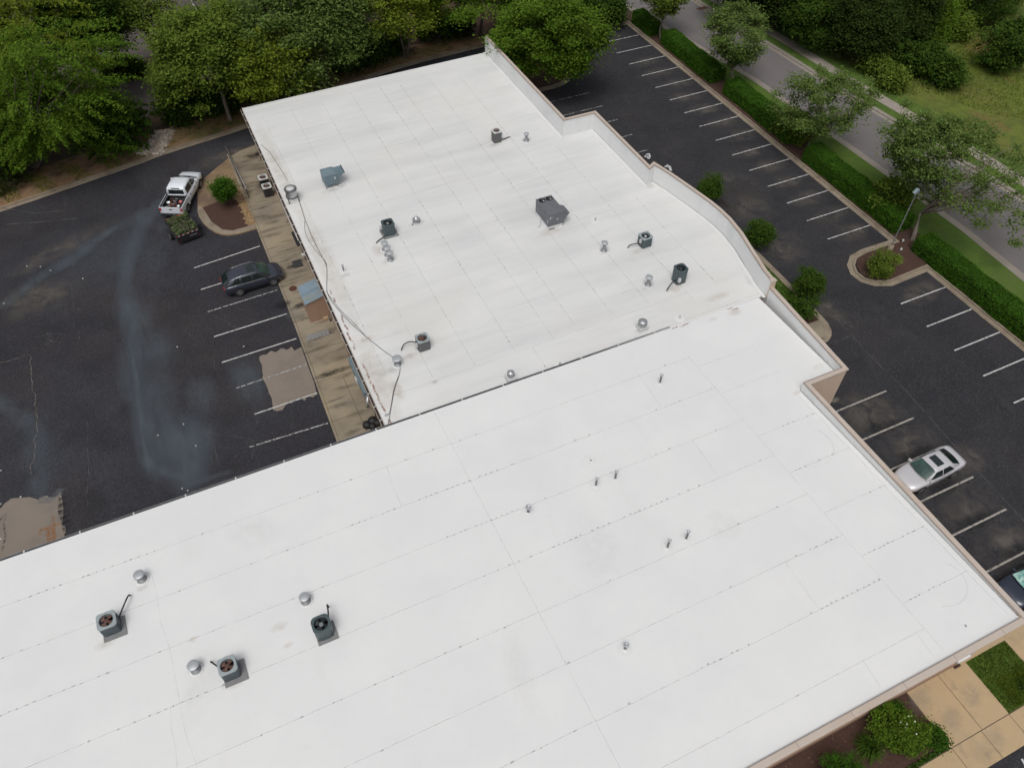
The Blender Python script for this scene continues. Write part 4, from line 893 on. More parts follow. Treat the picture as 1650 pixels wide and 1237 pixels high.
x, y = G(479.5, 425, .14); b = MB(); b.box(-.37, .37, -.45, .45, 0, .03, 'blacksteel'); [b.box(-.36, .36, k*.09-.01, k*.09+.01, .03, .036, 'coil_grey') for k in range(-4, 5)]
tag(b.build('door_mat', loc=(x, y, .135)), 'black ribbed mat on the walkway by the dark door', 'mat')
x, y = G(472, 465, .13); b = MB(); b.lathe([(.31, 0), (.31, .02), (.27, .025), (.004, .022)], 'iron', n=24); [b.box(-.2, .2, k*.08-.012, k*.08+.012, .022, .03, 'iron') for k in range(-2, 3)]
tag(b.build('manhole_cover', loc=(x, y, .13)), 'round rusty cover in the walkway near the dark vehicle', 'manhole cover')
x, y = G(482, 417, 1.8); b = MB(); b.box(-.12, .2, -.12, .12, 0, .14, 'label'); b.box(.2, .35, -.04, .04, .04, .1, 'galv_dull'); tag(b.build('wall_light', loc=(5.40, y, 2.0)), 'small white light fixture over the dark door', 'light fixture')
x, y = G(480, 397, 2.6); t = thing('awning', 'narrow black awning hung on the west wall above the dark door', 'awning', (5.5, 52.0, 2.4))
b = MB(); b.hexa([(-.3, -1.5, 0), (.24, -1.5, .0), (.24, .3, .0), (-.3, .3, 0)], [(-.28, -1.5, .05), (.24, -1.5, .35), (.24, .3, .35), (-.28, .3, .05)], 'blacksteel'); b.build('cover', t)
b = MB(); b.tube([(-.28, -1.45, .02), (.22, -1.45, -.3)], .02, 'galv_dull', 5); b.tube([(-.28, .25, .02), (.22, .25, -.3)], .02, 'galv_dull', 5); b.build('brace', t)
t = thing('handrail', 'long dark steel handrail at the north edge of the walkway', 'handrail', (0, 0, .13))
P0, P1 = (3.05, 69.1), (3.35, 61.6)
b = MB(); b.tube([(*P0, .95), (*P1, .95)], .05, 'galv_dull', 8); b.tube([(*P0, .5), (*P1, .5)], .035, 'iron', 6); b.build('rail', t)
for k in range(5):
    q = k/4; b = MB(); x, y = P0[0]+(P1[0]-P0[0])*q, P0[1]+(P1[1]-P0[1])*q; b.tube([(x, y, 0), (x, y, .95)], .04, 'blacksteel', 6); b.build('post', t)
b = MB(); b.box(P0[0]-.08, P1[0]-.2, P1[1]+.1, P0[1], .0, .16, 'concrete'); b.build('plinth', t)
x, y = G(600, 684, .13); t = thing('trash_heap', 'black bags heaped in the corner by the gutter', 'bags', (x, y, .13))
t.name = 'trash_bags'
for k, (dx, dy, s_) in enumerate([(-.35, .0, .32), (.1, .15, .36), (.35, -.1, .3), (-.05, -.25, .28)]):
    b = MB(); b.lathe([(.01, 0), (s_*.9, .03), (s_, s_*.5), (s_*.8, s_*1.0), (s_*.25, s_*1.35), (s_*.12, s_*1.5), (.005, s_*1.52)], 'black', cx=dx, cy=dy, n=9, smooth=False); b.build('bag', t)
# pallet-like litter panels by the shed
x, y = G(512, 540, .13); b = MB()
for k in range(6): b.box(-.8+k*.28, -.56+k*.28, -.28, .28, 0, .03, 'pad')
tag(b.build('floor_grate', loc=(x, y, .131)), 'long grey-brown grate set in the walkway south of the shed', 'grate')
# SE small fixtures
b = MB(); b.box(-.42, .42, -.09, .09, 0, .16, 'white'); b.box(-.44, .44, -.02, .11, -.03, 0, 'galv_dull'); tag(b.build('wall_sconce', loc=(G(1553, 1064, 2.2)[0], 4.16, 2.2)), 'long white light fixture low on the south wall by the lawn', 'light fixture')
x, y = G(1541, 1072, .13); b = MB(); b.box(-.22, .22, -.13, .13, 0, .035, 'iron'); [b.box(-.2+k*.09, -.16+k*.09, -.11, .11, .035, .042, 'black') for k in range(5)]; tag(b.build('drain_grate', loc=(x, y+.02, .13)), 'small dark drain grate at the foot of the south wall', 'drain grate')
x, y = G(1556, 1008, 5.85); b = MB(); b.box(-.02, .02, -.05, .05, 0, .03, 'pipe_dark'); b.box(.04, .08, -.03, .07, 0, .02, 'label'); tag(b.build('debris', loc=(x, y, zlow(x, y)+.003), ), 'tiny scrap lying near the south-east corner of the near roof', 'debris')
x, y, z = rl(313, 1035)

def letter(label, loc, pts, wd=.09, rz=0):
    b = MB(); P = [(p[0]*.72, p[1]*.72) for p in pts]; wd *= .8
    for (a, c) in zip(P[:-1], P[1:]):
        b.hexa([(a[0], -.06, a[1]-wd/2), (c[0], -.06, c[1]-wd/2), (c[0], .06, c[1]-wd/2), (a[0], .06, a[1]-wd/2)], [(a[0], -.06, a[1]+wd/2), (c[0], -.06, c[1]+wd/2), (c[0], .06, c[1]+wd/2), (a[0], .06, a[1]+wd/2)], 'white')
    for (a, c) in zip(P[:-1], P[1:]):
        b.hexa([(a[0], .06, a[1]-wd*.9), (c[0], .06, c[1]-wd*.9), (c[0], .075, c[1]-wd*.9), (a[0], .075, a[1]-wd*.9)], [(a[0], .06, a[1]+wd*.9), (c[0], .06, c[1]+wd*.9), (c[0], .075, c[1]+wd*.9), (a[0], .075, a[1]+wd*.9)], 'black')
    o = b.build('sign_bracket', loc=loc); o.rotation_euler = (R(-35), 0, rz); return tag(o, label, 'sign')
letter('small black and white curled sign frame standing off the facade beyond the parapet notch', (32.95, 44.75, 6.25), [(-.35, 0), (-.25, .35), (.0, .5), (.25, .35), (.35, .1), (.1, .05), (.0, .3), (-.1, .05), (-.35, 0)], .08, R(-80))
letter('black and white angled sign frame just past the start of the curved parapet', (33.80, 42.9, 6.15), [(-.5, 0), (-.3, .3), (.1, .3), (.5, 0), (.35, -.02), (.05, .15), (-.2, .15), (-.5, 0)], .07, R(-75))

# ------------------------------------------------------------------ LAMPS
def lamppost(label, base, h, k='galv_dull', head='lampblue', rz=0, arm=.6, rad=.07):
    t = thing('street_lamp', label, 'street lamp', (*base, 0), rz)
    b = MB(); b.lathe([(.22, 0), (.22, .5), (.12, .52)], 'kerb', n=14); b.build('base', t)
    b = MB(); b.lathe([(rad, .5), (rad*.65, h)], k, n=10); b.build('pole', t)
    b = MB(); b.tube([(0, 0, h-.1), (arm*.5, 0, h), (arm, 0, h+.02)], .035, k, 6); b.build('arm', t)
    b = MB(); b.hexa([(arm-.1, -.17, h-.05), (arm+.5, -.14, h-.05), (arm+.5, .14, h-.05), (arm-.1, .17, h-.05)], [(arm-.05, -.13, h+.1), (arm+.42, -.1, h+.06), (arm+.42, .1, h+.06), (arm-.05, .13, h+.1)], head); hd = b.build('lamp_head', t)
    b = MB(); b.box(arm+.0, arm+.42, -.1, .1, h-.065, h-.05, 'clearlamp'); b.build('lens', hd)
lamppost('grey lamp post with pale blue head standing in the kerbed mulch island', (50.12, 32.73), 6.05, rz=R(200), arm=.2, rad=.055)
lamppost('grey lamp post beside the street behind the farthest roadside tree', G(1153, 50), 4.6, rz=R(180), head='label', arm=.3)
lamppost('thin black lamp post in the shade between the north-west trees', G(195, 100), 6, 'blacksteel', 'blacksteel', rad=.08, arm=.3)
b = MB(); b.tube([(0, 0, 0), (0, 0, .2)], .05, 'label', 6); b.lathe([(.09, .2), (.09, .28), (.01, .31)], 'label', n=10)
tag(b.build('marker_post', loc=(*G(1453, 392), .1)), 'short white marker in the lamp island mulch, nearer the kerb', 'marker')
b = MB(); b.lathe([(.09, 0), (.09, .12), (.06, .16), (.004, .17)], 'label', n=10)
tag(b.build('plastic_lid', loc=(*G(1451, 404), .11)), 'small white cap lying in the lamp island mulch', 'lid')

# ------------------------------------------------------------------ VEHICLES (front = +x)
def wheel(t, x, y, r_=.34, wd=.22, rimk='rim'):
    b = MB(); s_ = 1 if y > 0 else -1
    b.lathe([(r_*.62, -wd/2), (r_*.95, -wd/2), (r_, -wd/2+.03), (r_, wd/2-.03), (r_*.95, wd/2), (r_*.62, wd/2)], 'tyre', cx=x, cy=y, cz=r_, n=24, axis='y'); o = b.build('wheel', t)
    b = MB(); yo = s_*(wd/2+.012); b.lathe([(r_*.66, yo-s_*.02), (r_*.62, yo), (r_*.56, yo-s_*.03)], rimk, cx=x, cy=y, cz=r_, n=24, axis='y'); b.lathe([(r_*.58, yo-s_*.05), (.004, yo-s_*.05)], 'blacksteel', cx=x, cy=y, cz=r_, n=20, axis='y')
    for k in range(7):
        a = k*2*math.pi/7; b.hexa(*[[(x+q*math.cos(a+dq), y+yo-s_*dy, r_+q*math.sin(a+dq)) for q, dq in ((.03, -.9), (r_*.6, -.16), (r_*.6, .16), (.03, .9))] for dy in (.04, .01)], rimk)
    b.build('rim', o)
def side(xc, t, C, sg, off=.012):
    """point on the cabin side at length xc and height fraction t"""
    hb, hr, zb, zt = [float(np.interp(xc, C['x'], C[q])) for q in ('hb', 'hr', 'zb', 'zt')]
    zt2 = zt-.04
    return (xc, sg*(hb+(hr-hb)*t+off), zb+(zt2-zb)*t+off*.3)
def car(name, label, cat, loc, rz, L_, W_, bodyst, C, paint, glass='glass', front='glass_green', wr=.33, wx=(1.38, -1.35), sunroof=None, trim=None, plate=False, side_wins=None, rails=False, nose=None):
    t = thing(name, label, cat, loc, rz)
    b = MB(); rings = []
    for x, hw, zl, zb, zt in bodyst:
        half = [(0, zl), (hw*.80, zl), (hw*.97, zl+.12), (hw, (zl+zb)/2+.02), (hw*.985, zb-.06), (hw*.93, zb), (hw*.80, zb+(zt-zb)*.75), (hw*.45, zt), (0, zt+.012)]
        ring = [(x, y, z) for y, z in half]+[(x, -y, z) for y, z in half[-2:0:-1]]; rings.append(ring)
    b.loft(rings, paint, True)
    b.box(-L_/2+.5, L_/2-.5, -W_*.42, W_*.42, .16, .3, 'black')
    body = b.build('body', t, fix=True)
    # cabin shell
    b = MB(); rings = []
    for i, x in enumerate(C['x']):
        hb, hr, zb, zt = C['hb'][i], C['hr'][i], C['zb'][i], C['zt'][i]
        half = [(hb, zb-.03), (hb, zb), (hb+(hr-hb)*.5, zb+(zt-.04-zb)*.5), (hr, zt-.04), (hr*.9, zt-.008), (hr*.5, zt+.012), (0, zt+.02)]
        rings.append([(x, y, z) for y, z in half]+[(x, -y, z) for y, z in half[-2::-1]])
    b.loft(rings, paint, True); b.build('cabin', t, fix=True)
    # glazing
    xw0, xw1 = C['wind']; b = MB(); nseg = 8
    def scr(xa, xb, up, k, nm, fa=.95, fb=.95):
        b = MB(); rows = []
        for x in np.linspace(xa, xb, 5):
            hr, zt = float(np.interp(x, C['x'], C['hr'])), float(np.interp(x, C['x'], C['zt']))
            f_ = fa+(fb-fa)*abs(x-xa)/abs(xb-xa)
            bow = .10*(1 if up > 0 else -1)*(1-abs(x-xa)/abs(xb-xa))
            rows.append([(x+bow*(1-(q/1.0)**2)+up*.012, q*hr*f_, zt+.024*(1-q*q)+.006+(.02 if abs(q) < 1 else .0)-abs(bow)*.25*(1-q*q)) for q in np.linspace(-1, 1, nseg+1)])
        v = [p for r_ in rows for p in r_]; n = nseg+1
        b.raw(v, [(i*n+j, i*n+j+1, (i+1)*n+j+1, (i+1)*n+j) for i in range(4) for j in range(nseg)], k, True); b.build(nm, t)
    scr(xw0, xw1, 1, front, 'windscreen', .99, .93)
    scr(C['rear'][0], C['rear'][1], -1, glass, 'rear_window', .97, .93)
    for sg in (1, -1):
        for (xa, xb, xc, xd) in side_wins:      # bottom back, bottom front, top front, top back
            b = MB(); q = [side(xa, .10, C, sg), side(xb, .10, C, sg), side((xb+xc)/2, .52, C, sg), side(xc, .90, C, sg), side(xd, .90, C, sg), side((xa+xd)/2, .52, C, sg)]
            b.face(q if sg < 0 else q[::-1], glass); b.build('side_window', t)
        x, y, z = side(side_wins[0][1]-.02, .05, C, sg)
        b = MB(); b.hexa([(x-.05, y, z), (x+.06, y, z), (x+.1, y+sg*.2, z+.02), (x-.03, y+sg*.2, z+.02)], [(x-.05, y, z+.12), (x+.06, y, z+.10), (x+.08, y+sg*.2, z+.14), (x-.03, y+sg*.2, z+.15)], paint); b.build('side_mirror', t)
        if trim:
            b = MB(); pts = [side(x, .05, C, sg, .02) for x in np.linspace(side_wins[-1][0], side_wins[0][1], 8)]; b.tube(pts, .012, trim, 5); b.build('window_trim', t)
        for k, xh in enumerate([w_[0]+.12 for w_ in side_wins if w_[1]-w_[0] > .6]):
            b = MB(); b.box(xh, xh+.18, sg*W_*.495-.015, sg*W_*.495+.015, .82, .86, paint); b.build('door_handle', t)
    if sunroof:
        b = MB(); x0_, x1_, wy = sunroof; zf = lambda x: float(np.interp(x, C['x'], C['zt']))
        hm = float(np.interp(x0_, C['x'], C['hr'])); cz = lambda q: float(np.interp(abs(q), [0, hm*.5, hm*.9], [.02, .012, -.008]))+.010
        ys_ = np.linspace(-wy, wy, 7); xs_ = np.linspace(x0_, x1_, 4)
        b.raw([(x, q, zf(x)+cz(q)) for x in xs_ for q in ys_], [(i*7+j, (i+1)*7+j, (i+1)*7+j+1, i*7+j+1) for i in range(3) for j in range(6)], 'glass', True); b.build('sunroof', t)
    if rails:
        for sg in (1, -1):
            b = MB(); b.tube([(x, sg*(float(np.interp(x, C['x'], C['hr']))*.97), float(np.interp(x, C['x'], C['zt']))+.01) for x in np.linspace(C['x'][2], C['wind'][1], 8)], .015, 'chrome', 5); b.build('roof_rail', t)
    for x in wx:
        for sg in (1, -1):
            b = MB(); n = 18; rr = wr*1.17
            P = [(x+rr*math.cos(a), sg*(W_*.499), wr+rr*math.sin(a)) for a in np.linspace(-.25, math.pi+.25, n)]; P = P+[(x+(p[0]-x)*.80, p[1], wr+(p[2]-wr)*.80) for p in P[::-1]]
            b.face(P if sg < 0 else P[::-1], 'black'); b.build('wheel_arch', t); wheel(t, x, sg*(W_/2-.085), wr, .23)
    # lamps follow the body ends
    for sg in (1, -1):
        for end, k, nm in ((0, 'redlamp', 'tail_lamp'), (-1, 'clearlamp', 'headlight')):
            e = bodyst[1] if end == 0 else bodyst[-2]; x = e[0]; hw = e[1]; zz = e[3]-.04; d = -1 if end == 0 else 1
            b = MB(); b.hexa([(x+d*.10, sg*hw*.55, zz-.13), (x+d*.02, sg*hw*.97, zz-.12), (x-d*.22, sg*(hw*1.02), zz-.10), (x-d*.1, sg*hw*.6, zz-.1)], [(x+d*.09, sg*hw*.55, zz+.02), (x+d*.01, sg*hw*.95, zz+.03), (x-d*.24, sg*(hw*1.0), zz+.05), (x-d*.1, sg*hw*.6, zz+.05)], k); b.build(nm, t, fix=True)
    b = MB(); e = bodyst[-1]; b.box(e[0]-.02, e[0]+.03, -e[1]*.7, e[1]*.7, e[2]+.12, e[3]-.05, 'blacksteel'); b.build('grille', t)
    return t
# charcoal-blue crossover
Cs = dict(x=[-2.2, -1.75, -1.4, -.6, .1, .45, 1.28], hb=[.80, .84, .87, .90, .90, .89, .84], hr=[.74, .66, .66, .70, .70, .68, .82], zb=[1.08, 1.08, 1.06, 1.03, 1.02, 1.02, 1.03], zt=[1.10, 1.52, 1.60, 1.65, 1.64, 1.60, 1.06], wind=(1.22, .50), rear=(-2.16, -1.8))
Bs = [(-2.33, .70, .45, .80, .86), (-2.27, .84, .30, .98, 1.02), (-2.0, .92, .25, 1.06, 1.10), (-1.3, .93, .22, 1.05, 1.10), (0, .935, .22, 1.02, 1.06), (1.1, .93, .22, 1.0, 1.04), (1.6, .92, .24, .94, 1.0), (2.0, .88, .27, .86, .92), (2.22, .78, .32, .76, .82), (2.32, .58, .40, .66, .72)]
car('suv', 'dark slate-blue crossover parked nose to the walkway, sunroof in front', 'suv', (1.28, 50.4, ZA), R(2), 4.66, 1.87, Bs, Cs, 'carblue', wr=.36, wx=(1.37, -1.30), sunroof=(-.3, .28, .42), trim='chrome', side_wins=[(-.05, .95, .42, -.05), (-1.0, -.13, -.13, -.9), (-1.75, -1.08, -1.02, -1.35)], rails=True)
# silver saloon
Cd = dict(x=[-1.75, -1.0, -.6, -.1, .25, .40, 1.18], hb=[.74, .82, .85, .86, .85, .84, .78], hr=[.70, .60, .60, .63, .62, .62, .76], zb=[.97, .95, .94, .93, .92, .92, .92], zt=[.99, 1.37, 1.43, 1.45, 1.43, 1.40, .95], wind=(1.12, .44), rear=(-1.70, -1.02))
Bd = [(-2.36, .62, .42, .78, .84), (-2.30, .78, .28, .90, .95), (-2.05, .86, .24, .95, 1.0), (-1.4, .90, .22, .95, .99), (0, .91, .20, .92, .96), (1.0, .91, .20, .90, .94), (1.5, .90, .22, .83, .90), (1.95, .85, .25, .74, .81), (2.22, .74, .30, .66, .71), (2.34, .52, .38, .57, .60)]
car('sedan', 'silver sedan with dark sunroof parked nose to the near building', 'car', (36.35, 14.42, ZA), R(181), 4.7, 1.82, Bd, Cd, 'carsilver', front='glass_green', wr=.33, wx=(1.42, -1.36), sunroof=(-.45, .10, .40), side_wins=[(-.10, .92, .40, -.10), (-1.15, -.18, -.18, -.75)], trim='chrome')
car('suv', 'dark navy vehicle with bright teal windscreen cut off by the right edge', 'suv', (36.15, 5.95, ZA), R(180), 4.66, 1.87, Bs, Cs, 'carnavy', front='glass_teal', wr=.36, wx=(1.37, -1.30), sunroof=(-.3, .28, .42), side_wins=[(-.05, .95, .42, -.05), (-1.0, -.13, -.13, -.9)])
# white pickup
ang = math.atan2(3.11, 1.62)
t = thing('pickup_truck', 'white crew cab pickup with tools in its open bed, hitched to a trailer', 'pickup truck', (-1.80, 63.95, ZA), ang)
b = MB(); rings = []
for x, hw, zl, zb, zt in [(-.98, .97, .42, 1.16, 1.20), (-.5, .98, .38, 1.16, 1.20), (1.2, .98, .38, 1.14, 1.18), (1.45, .98, .38, 1.10, 1.20), (2.1, .96, .40, 1.04, 1.16), (2.55, .92, .42, .98, 1.08), (2.78, .84, .45, .86, .94), (2.86, .70, .5, .74, .80)]:
    half = [(0, zl), (hw*.85, zl), (hw*.98, zl+.1), (hw, (zl+zb)/2), (hw*.985, zb-.06), (hw*.93, zb), (hw*.78, zb+(zt-zb)*.8), (hw*.4, zt), (0, zt+.015)]
    rings.append([(x, y, z) for y, z in half]+[(x, -y, z) for y, z in half[-2:0:-1]])
b.loft(rings, 'carwhite', True); b.build('body', t, fix=True)
Cp = dict(x=[-.98, -.93, -.2, .40, .62, 1.72], hb=[.90, .90, .91, .91, .90, .88], hr=[.76, .74, .75, .74, .73, .86], zb=[1.17, 1.17, 1.17, 1.16, 1.16, 1.17], zt=[1.72, 1.86, 1.90, 1.88, 1.84, 1.22])
b = MB(); rings = []
for i, x in enumerate(Cp['x']):
    hb, hr, zb, zt = [Cp[q][i] for q in ('hb', 'hr', 'zb', 'zt')]
    half = [(hb, zb-.03), (hb, zb), ((hb+hr)/2, (zb+zt-.05)/2), (hr, zt-.05), (hr*.92, zt-.01), (hr*.5, zt+.012), (0, zt+.018)]
    rings.append([(x, y, z) for y, z in half]+[(x, -y, z) for y, z in half[-2::-1]])
b.loft(rings, 'carwhite', True); b.build('cab', t, fix=True)
b = MB(); b.face([(-1.0, -.66, 1.27), (-1.0, .66, 1.27), (-.985, .64, 1.68), (-.985, -.64, 1.68)][::-1], 'glass'); b.build('rear_window', t)
b = MB(); b.box(-1.0, -.9, -.35, .35, 1.80, 1.84, 'blacksteel'); b.build('third_brake_light', t)
b = MB()
for sgn in (1,):
    rows = []
    for x in np.linspace(1.66, .66, 4):
        hr, zt = float(np.interp(x, Cp['x'], Cp['hr'])), float(np.interp(x, Cp['x'], Cp['zt'])); rows.append([(x+.06*(1-q*q)+.012, q*hr*.95, zt+.02+.012*(1-q*q)) for q in np.linspace(-1, 1, 7)])
    b.raw([p for r_ in rows for p in r_], [(i*7+j, i*7+j+1, (i+1)*7+j+1, (i+1)*7+j) for i in range(3) for j in range(6)], 'glass', True)
b.build('windscreen', t)
for sg in (1, -1):
    for (xa, xb, xc, xd) in [(.28, 1.30, .66, .28), (-.8, .2, .2, -.8)]:
        b = MB(); q = [side(xa, .12, Cp, sg), side(xb, .12, Cp, sg), side(xc, .88, Cp, sg), side(xd, .88, Cp, sg)]; b.face(q if sg < 0 else q[::-1], 'glass'); b.build('side_window', t)
    x, y, z = side(1.1, .05, Cp, sg); b = MB(); b.box(x-.1, x+.06, min(y, y+sg*.28), max(y, y+sg*.28), z, z+.22, 'carwhite'); b.build('side_mirror', t)
    for xh in (-.7, .4): b = MB(); b.box(xh, xh+.2, sg*.985-.02, sg*.985+.02, 1.0, 1.05, 'blacksteel'); b.build('door_handle', t)
    for x in (1.75, -1.78):
        b = MB(); rr = .46; P = [(x+rr*math.cos(a), sg*.992, .39+rr*math.sin(a)) for a in np.linspace(-.2, math.pi+.2, 18)]; P = P+[(x+(p[0]-x)*.84, p[1], .39+(p[2]-.39)*.84) for p in P[::-1]]; b.face(P if sg < 0 else P[::-1], 'black'); b.build('wheel_arch', t); wheel(t, x, sg*.89, .40, .26)
    b = MB(); b.box(-2.86, -2.78, sg*.9-.06, sg*.9+.06, .85, 1.12, 'redlamp'); b.build('tail_lamp', t)
    b = MB(); b.box(2.60, 2.79, sg*.70-.12, sg*.70+.12, .80, .90, 'clearlamp'); b.build('headlight', t)
b = MB()
for sg in (1, -1): b.box(-2.8, -1.0, min(sg*.76, sg*.985), max(sg*.76, sg*.985), .42, 1.2, 'carwhite'); b.box(-2.8, -1.02, min(sg*.78, sg*.93), max(sg*.78, sg*.93), 1.2, 1.225, 'blacksteel')
b.box(-2.78, -1.0, -.76, .76, .6, .68, 'blacksteel'); b.box(-2.77, -1.09, .735, .755, .68, 1.21, 'black'); b.box(-2.77, -1.09, -.755, -.735, .68, 1.21, 'black'); b.box(-1.11, -1.085, -.73, .73, .68, 1.19, 'black'); b.box(-2.775, -2.755, -.73, .73, .68, 1.15, 'black'); b.box(-1.08, -.99, -.76, .76, .68, 1.2, 'carwhite'); b.build('bed', t)
b = MB(); b.box(-2.84, -2.78, -.76, .76, .62, 1.2, 'carwhite'); b.box(-2.86, -2.84, -.12, .12, .98, 1.06, 'blacksteel'); b.build('tailgate', t)
b = MB(); b.box(-3.0, -2.82, -.92, .92, .45, .62, 'blacksteel'); b.build('bumper', t)
b = MB(); b.box(2.80, 2.9, -.88, .88, .42, .62, 'blacksteel'); b.box(2.82, 2.87, -.5, .5, .62, .80, 'blacksteel'); b.build('grille', t)
def inbed(dx, dy): c, s_ = math.cos(ang), math.sin(ang); return (-1.80+dx*c-dy*s_, 63.95+dx*s_+dy*c)
def bucket(label, dx, dy, k, h=.38, r_=.15, z=.69):
    b = MB(); b.lathe([(r_*.82, 0), (r_, h), (r_*1.06, h), (r_*1.06, h-.04), (r_*.94, h-.04), (r_*.8, .03), (.003, .03)], k, n=14); tag(b.build('bucket', loc=(*inbed(dx, dy), z)), label, 'bucket', 'buckets in the pickup bed')
bucket('white bucket on the left side of the pickup bed', -1.9, .5, 'white'); bucket('red-lidded bucket on the right side of the pickup bed', -1.75, -.5, 'bucket_red'); bucket('small white bucket near the middle of the pickup bed', -1.5, .1, 'white', .28, .11); bucket('white bucket at the rear right of the pickup bed', -2.25, -.45, 'white', .3, .13)
for lab, k, dx, dy, l_, r2 in (('dark toolbox lying across the front of the pickup bed', 'blacksteel', -1.3, 0, 1.2, 0), ('brown tool bag in the middle of the pickup bed', 'iron', -2.05, .05, .5, .3), ('grey fuel can at the rear left of the pickup bed', 'coil_grey', -2.45, .45, .3, .2)):
    b = MB(); wy = l_/2; b.prism(rrect(.34, l_, .05, 2), 0, .3, k); b.box(-.05, .05, -.1, .1, .3, .34, 'galv_dull'); b.box(-.17, -.12, -.05, .05, .15, .2, 'chrome')
    o = b.build('toolbox' if 'toolbox' in lab else ('tool_bag' if 'bag' in lab else 'fuel_can'), loc=(*inbed(dx, dy), .69)); o.rotation_euler = (0, 0, ang+r2); tag(o, lab, 'toolbox' if 'toolbox' in lab else ('bag' if 'bag' in lab else 'fuel can'))
b = MB(); b.tube([(-.9, 0, .0), (.9, .1, .05)], .02, 'orangewood', 6); b.box(.85, 1.1, -.05, .22, .03, .06, 'galv_dull'); o = b.build('shovel', loc=(*inbed(-1.95, .25), .95)); o.rotation_euler = (0, 0, ang); tag(o, 'long-handled shovel lying in the pickup bed', 'shovel')
# utility trailer
ta = math.atan2(.98, -.19)
t = thing('utility_trailer', 'black utility trailer with red and white reflective tape, heaped with brush', 'trailer', (-2.62, 59.10, ZA), ta)
b = MB(); L2, W2 = 1.38, .98
b.box(-L2, L2, -W2, W2, .42, .5, 'blacksteel')
for sg in (1, -1): b.box(-L2, L2, min(sg*W2, sg*(W2-.05)), max(sg*W2, sg*(W2-.05)), .5, 1.0, 'blacksteel'); b.box(-L2, L2, sg*(W2-.025)-.04, sg*(W2-.025)+.04, 1.0, 1.05, 'blacksteel'); [b.box(x-.025, x+.025, sg*W2-.03, sg*W2+.03, .45, 1.0, 'coil_grey') for x in (-1.3, -.65, 0, .65, 1.3)]
b.box(L2-.05, L2, -W2, W2, .5, .95, 'orangewood'); b.build('bed', t)
b = MB(); b.box(-L2-.04, -L2, -W2, W2, .3, 1.02, 'blacksteel')
for k in range(5): b.box(-L2-.046, -L2-.04, -.85+k*.38, -.70+k*.38, .92, .98, 'white'); b.box(-L2-.046, -L2-.04, -.69+k*.38, -.55+k*.38, .92, .98, 'tapered_red')
b.box(-L2-.05, -L2-.04, -.7, -.1, .6, .66, 'galv_dull'); b.build('tailgate', t)
b = MB(); b.tube([(L2, -.5, .45), (2.4, 0, .5)], .04, 'blacksteel', 6); b.tube([(L2, .5, .45), (2.4, 0, .5)], .04, 'blacksteel', 6); b.tube([(1.9, 0, .1), (1.9, 0, .8)], .03, 'galv_dull', 6); b.build('drawbar', t)
for sg in (1, -1):
    wheel(t, -.1, sg*(W2+.16), .33, .2, 'galv_dull'); b = MB(); b.box(-.55, .35, min(sg*(W2+.02), sg*(W2+.3)), max(sg*(W2+.02), sg*(W2+.3)), .70, .73, 'blacksteel'); b.build('fender', t)
    b = MB(); b.box(-L2-.06, -L2-.04, sg*.85-.05, sg*.85+.05, .40, .45, 'redlamp'); b.build('tail_lamp', t)

# ------------------------------------------------------------------ FOLIAGE
def leaf_obj(name, C_, size, matk, parent=None, up=.45, elong=1.5, seed=0, extra=None, outward=None):
    r = np.random.default_rng(seed+1000); N = len(C_)
    nrm = r.normal(size=(N, 3)); nrm /= np.linalg.norm(nrm, axis=1)[:, None]; nrm[:, 2] = np.abs(nrm[:, 2])
    nrm = nrm*(1-up)+np.array([0, 0, 1])*up
    if outward is not None: nrm += outward*.5
    nrm /= np.linalg.norm(nrm, axis=1)[:, None]
    a = r.normal(size=(N, 3)); u = np.cross(nrm, a); u /= np.linalg.norm(u, axis=1)[:, None]; v = np.cross(nrm, u)
    s = size*r.uniform(.6, 1.35, N)[:, None]
    V = np.empty((N, 4, 3)); V[:, 0] = C_-u*s*elong*.5; V[:, 1] = C_-v*s*.42+nrm*s*.08; V[:, 2] = C_+u*s*elong*.5; V[:, 3] = C_+v*s*.42+nrm*s*.08
    me = bpy.data.meshes.new(name); me.vertices.add(N*4); me.vertices.foreach_set('co', V.reshape(-1).astype(np.float32))
    me.loops.add(N*4); me.loops.foreach_set('vertex_index', np.arange(N*4, dtype=np.int32)); me.polygons.add(N)
    me.polygons.foreach_set('loop_start', np.arange(0, N*4, 4, dtype=np.int32)); me.polygons.foreach_set('loop_total', np.full(N, 4, dtype=np.int32))
    me.materials.append(M[matk]); me.update(calc_edges=True)
    o = bpy.data.objects.new(name, me); COL.objects.link(o)
    if parent is not None: o.parent = parent
    return o
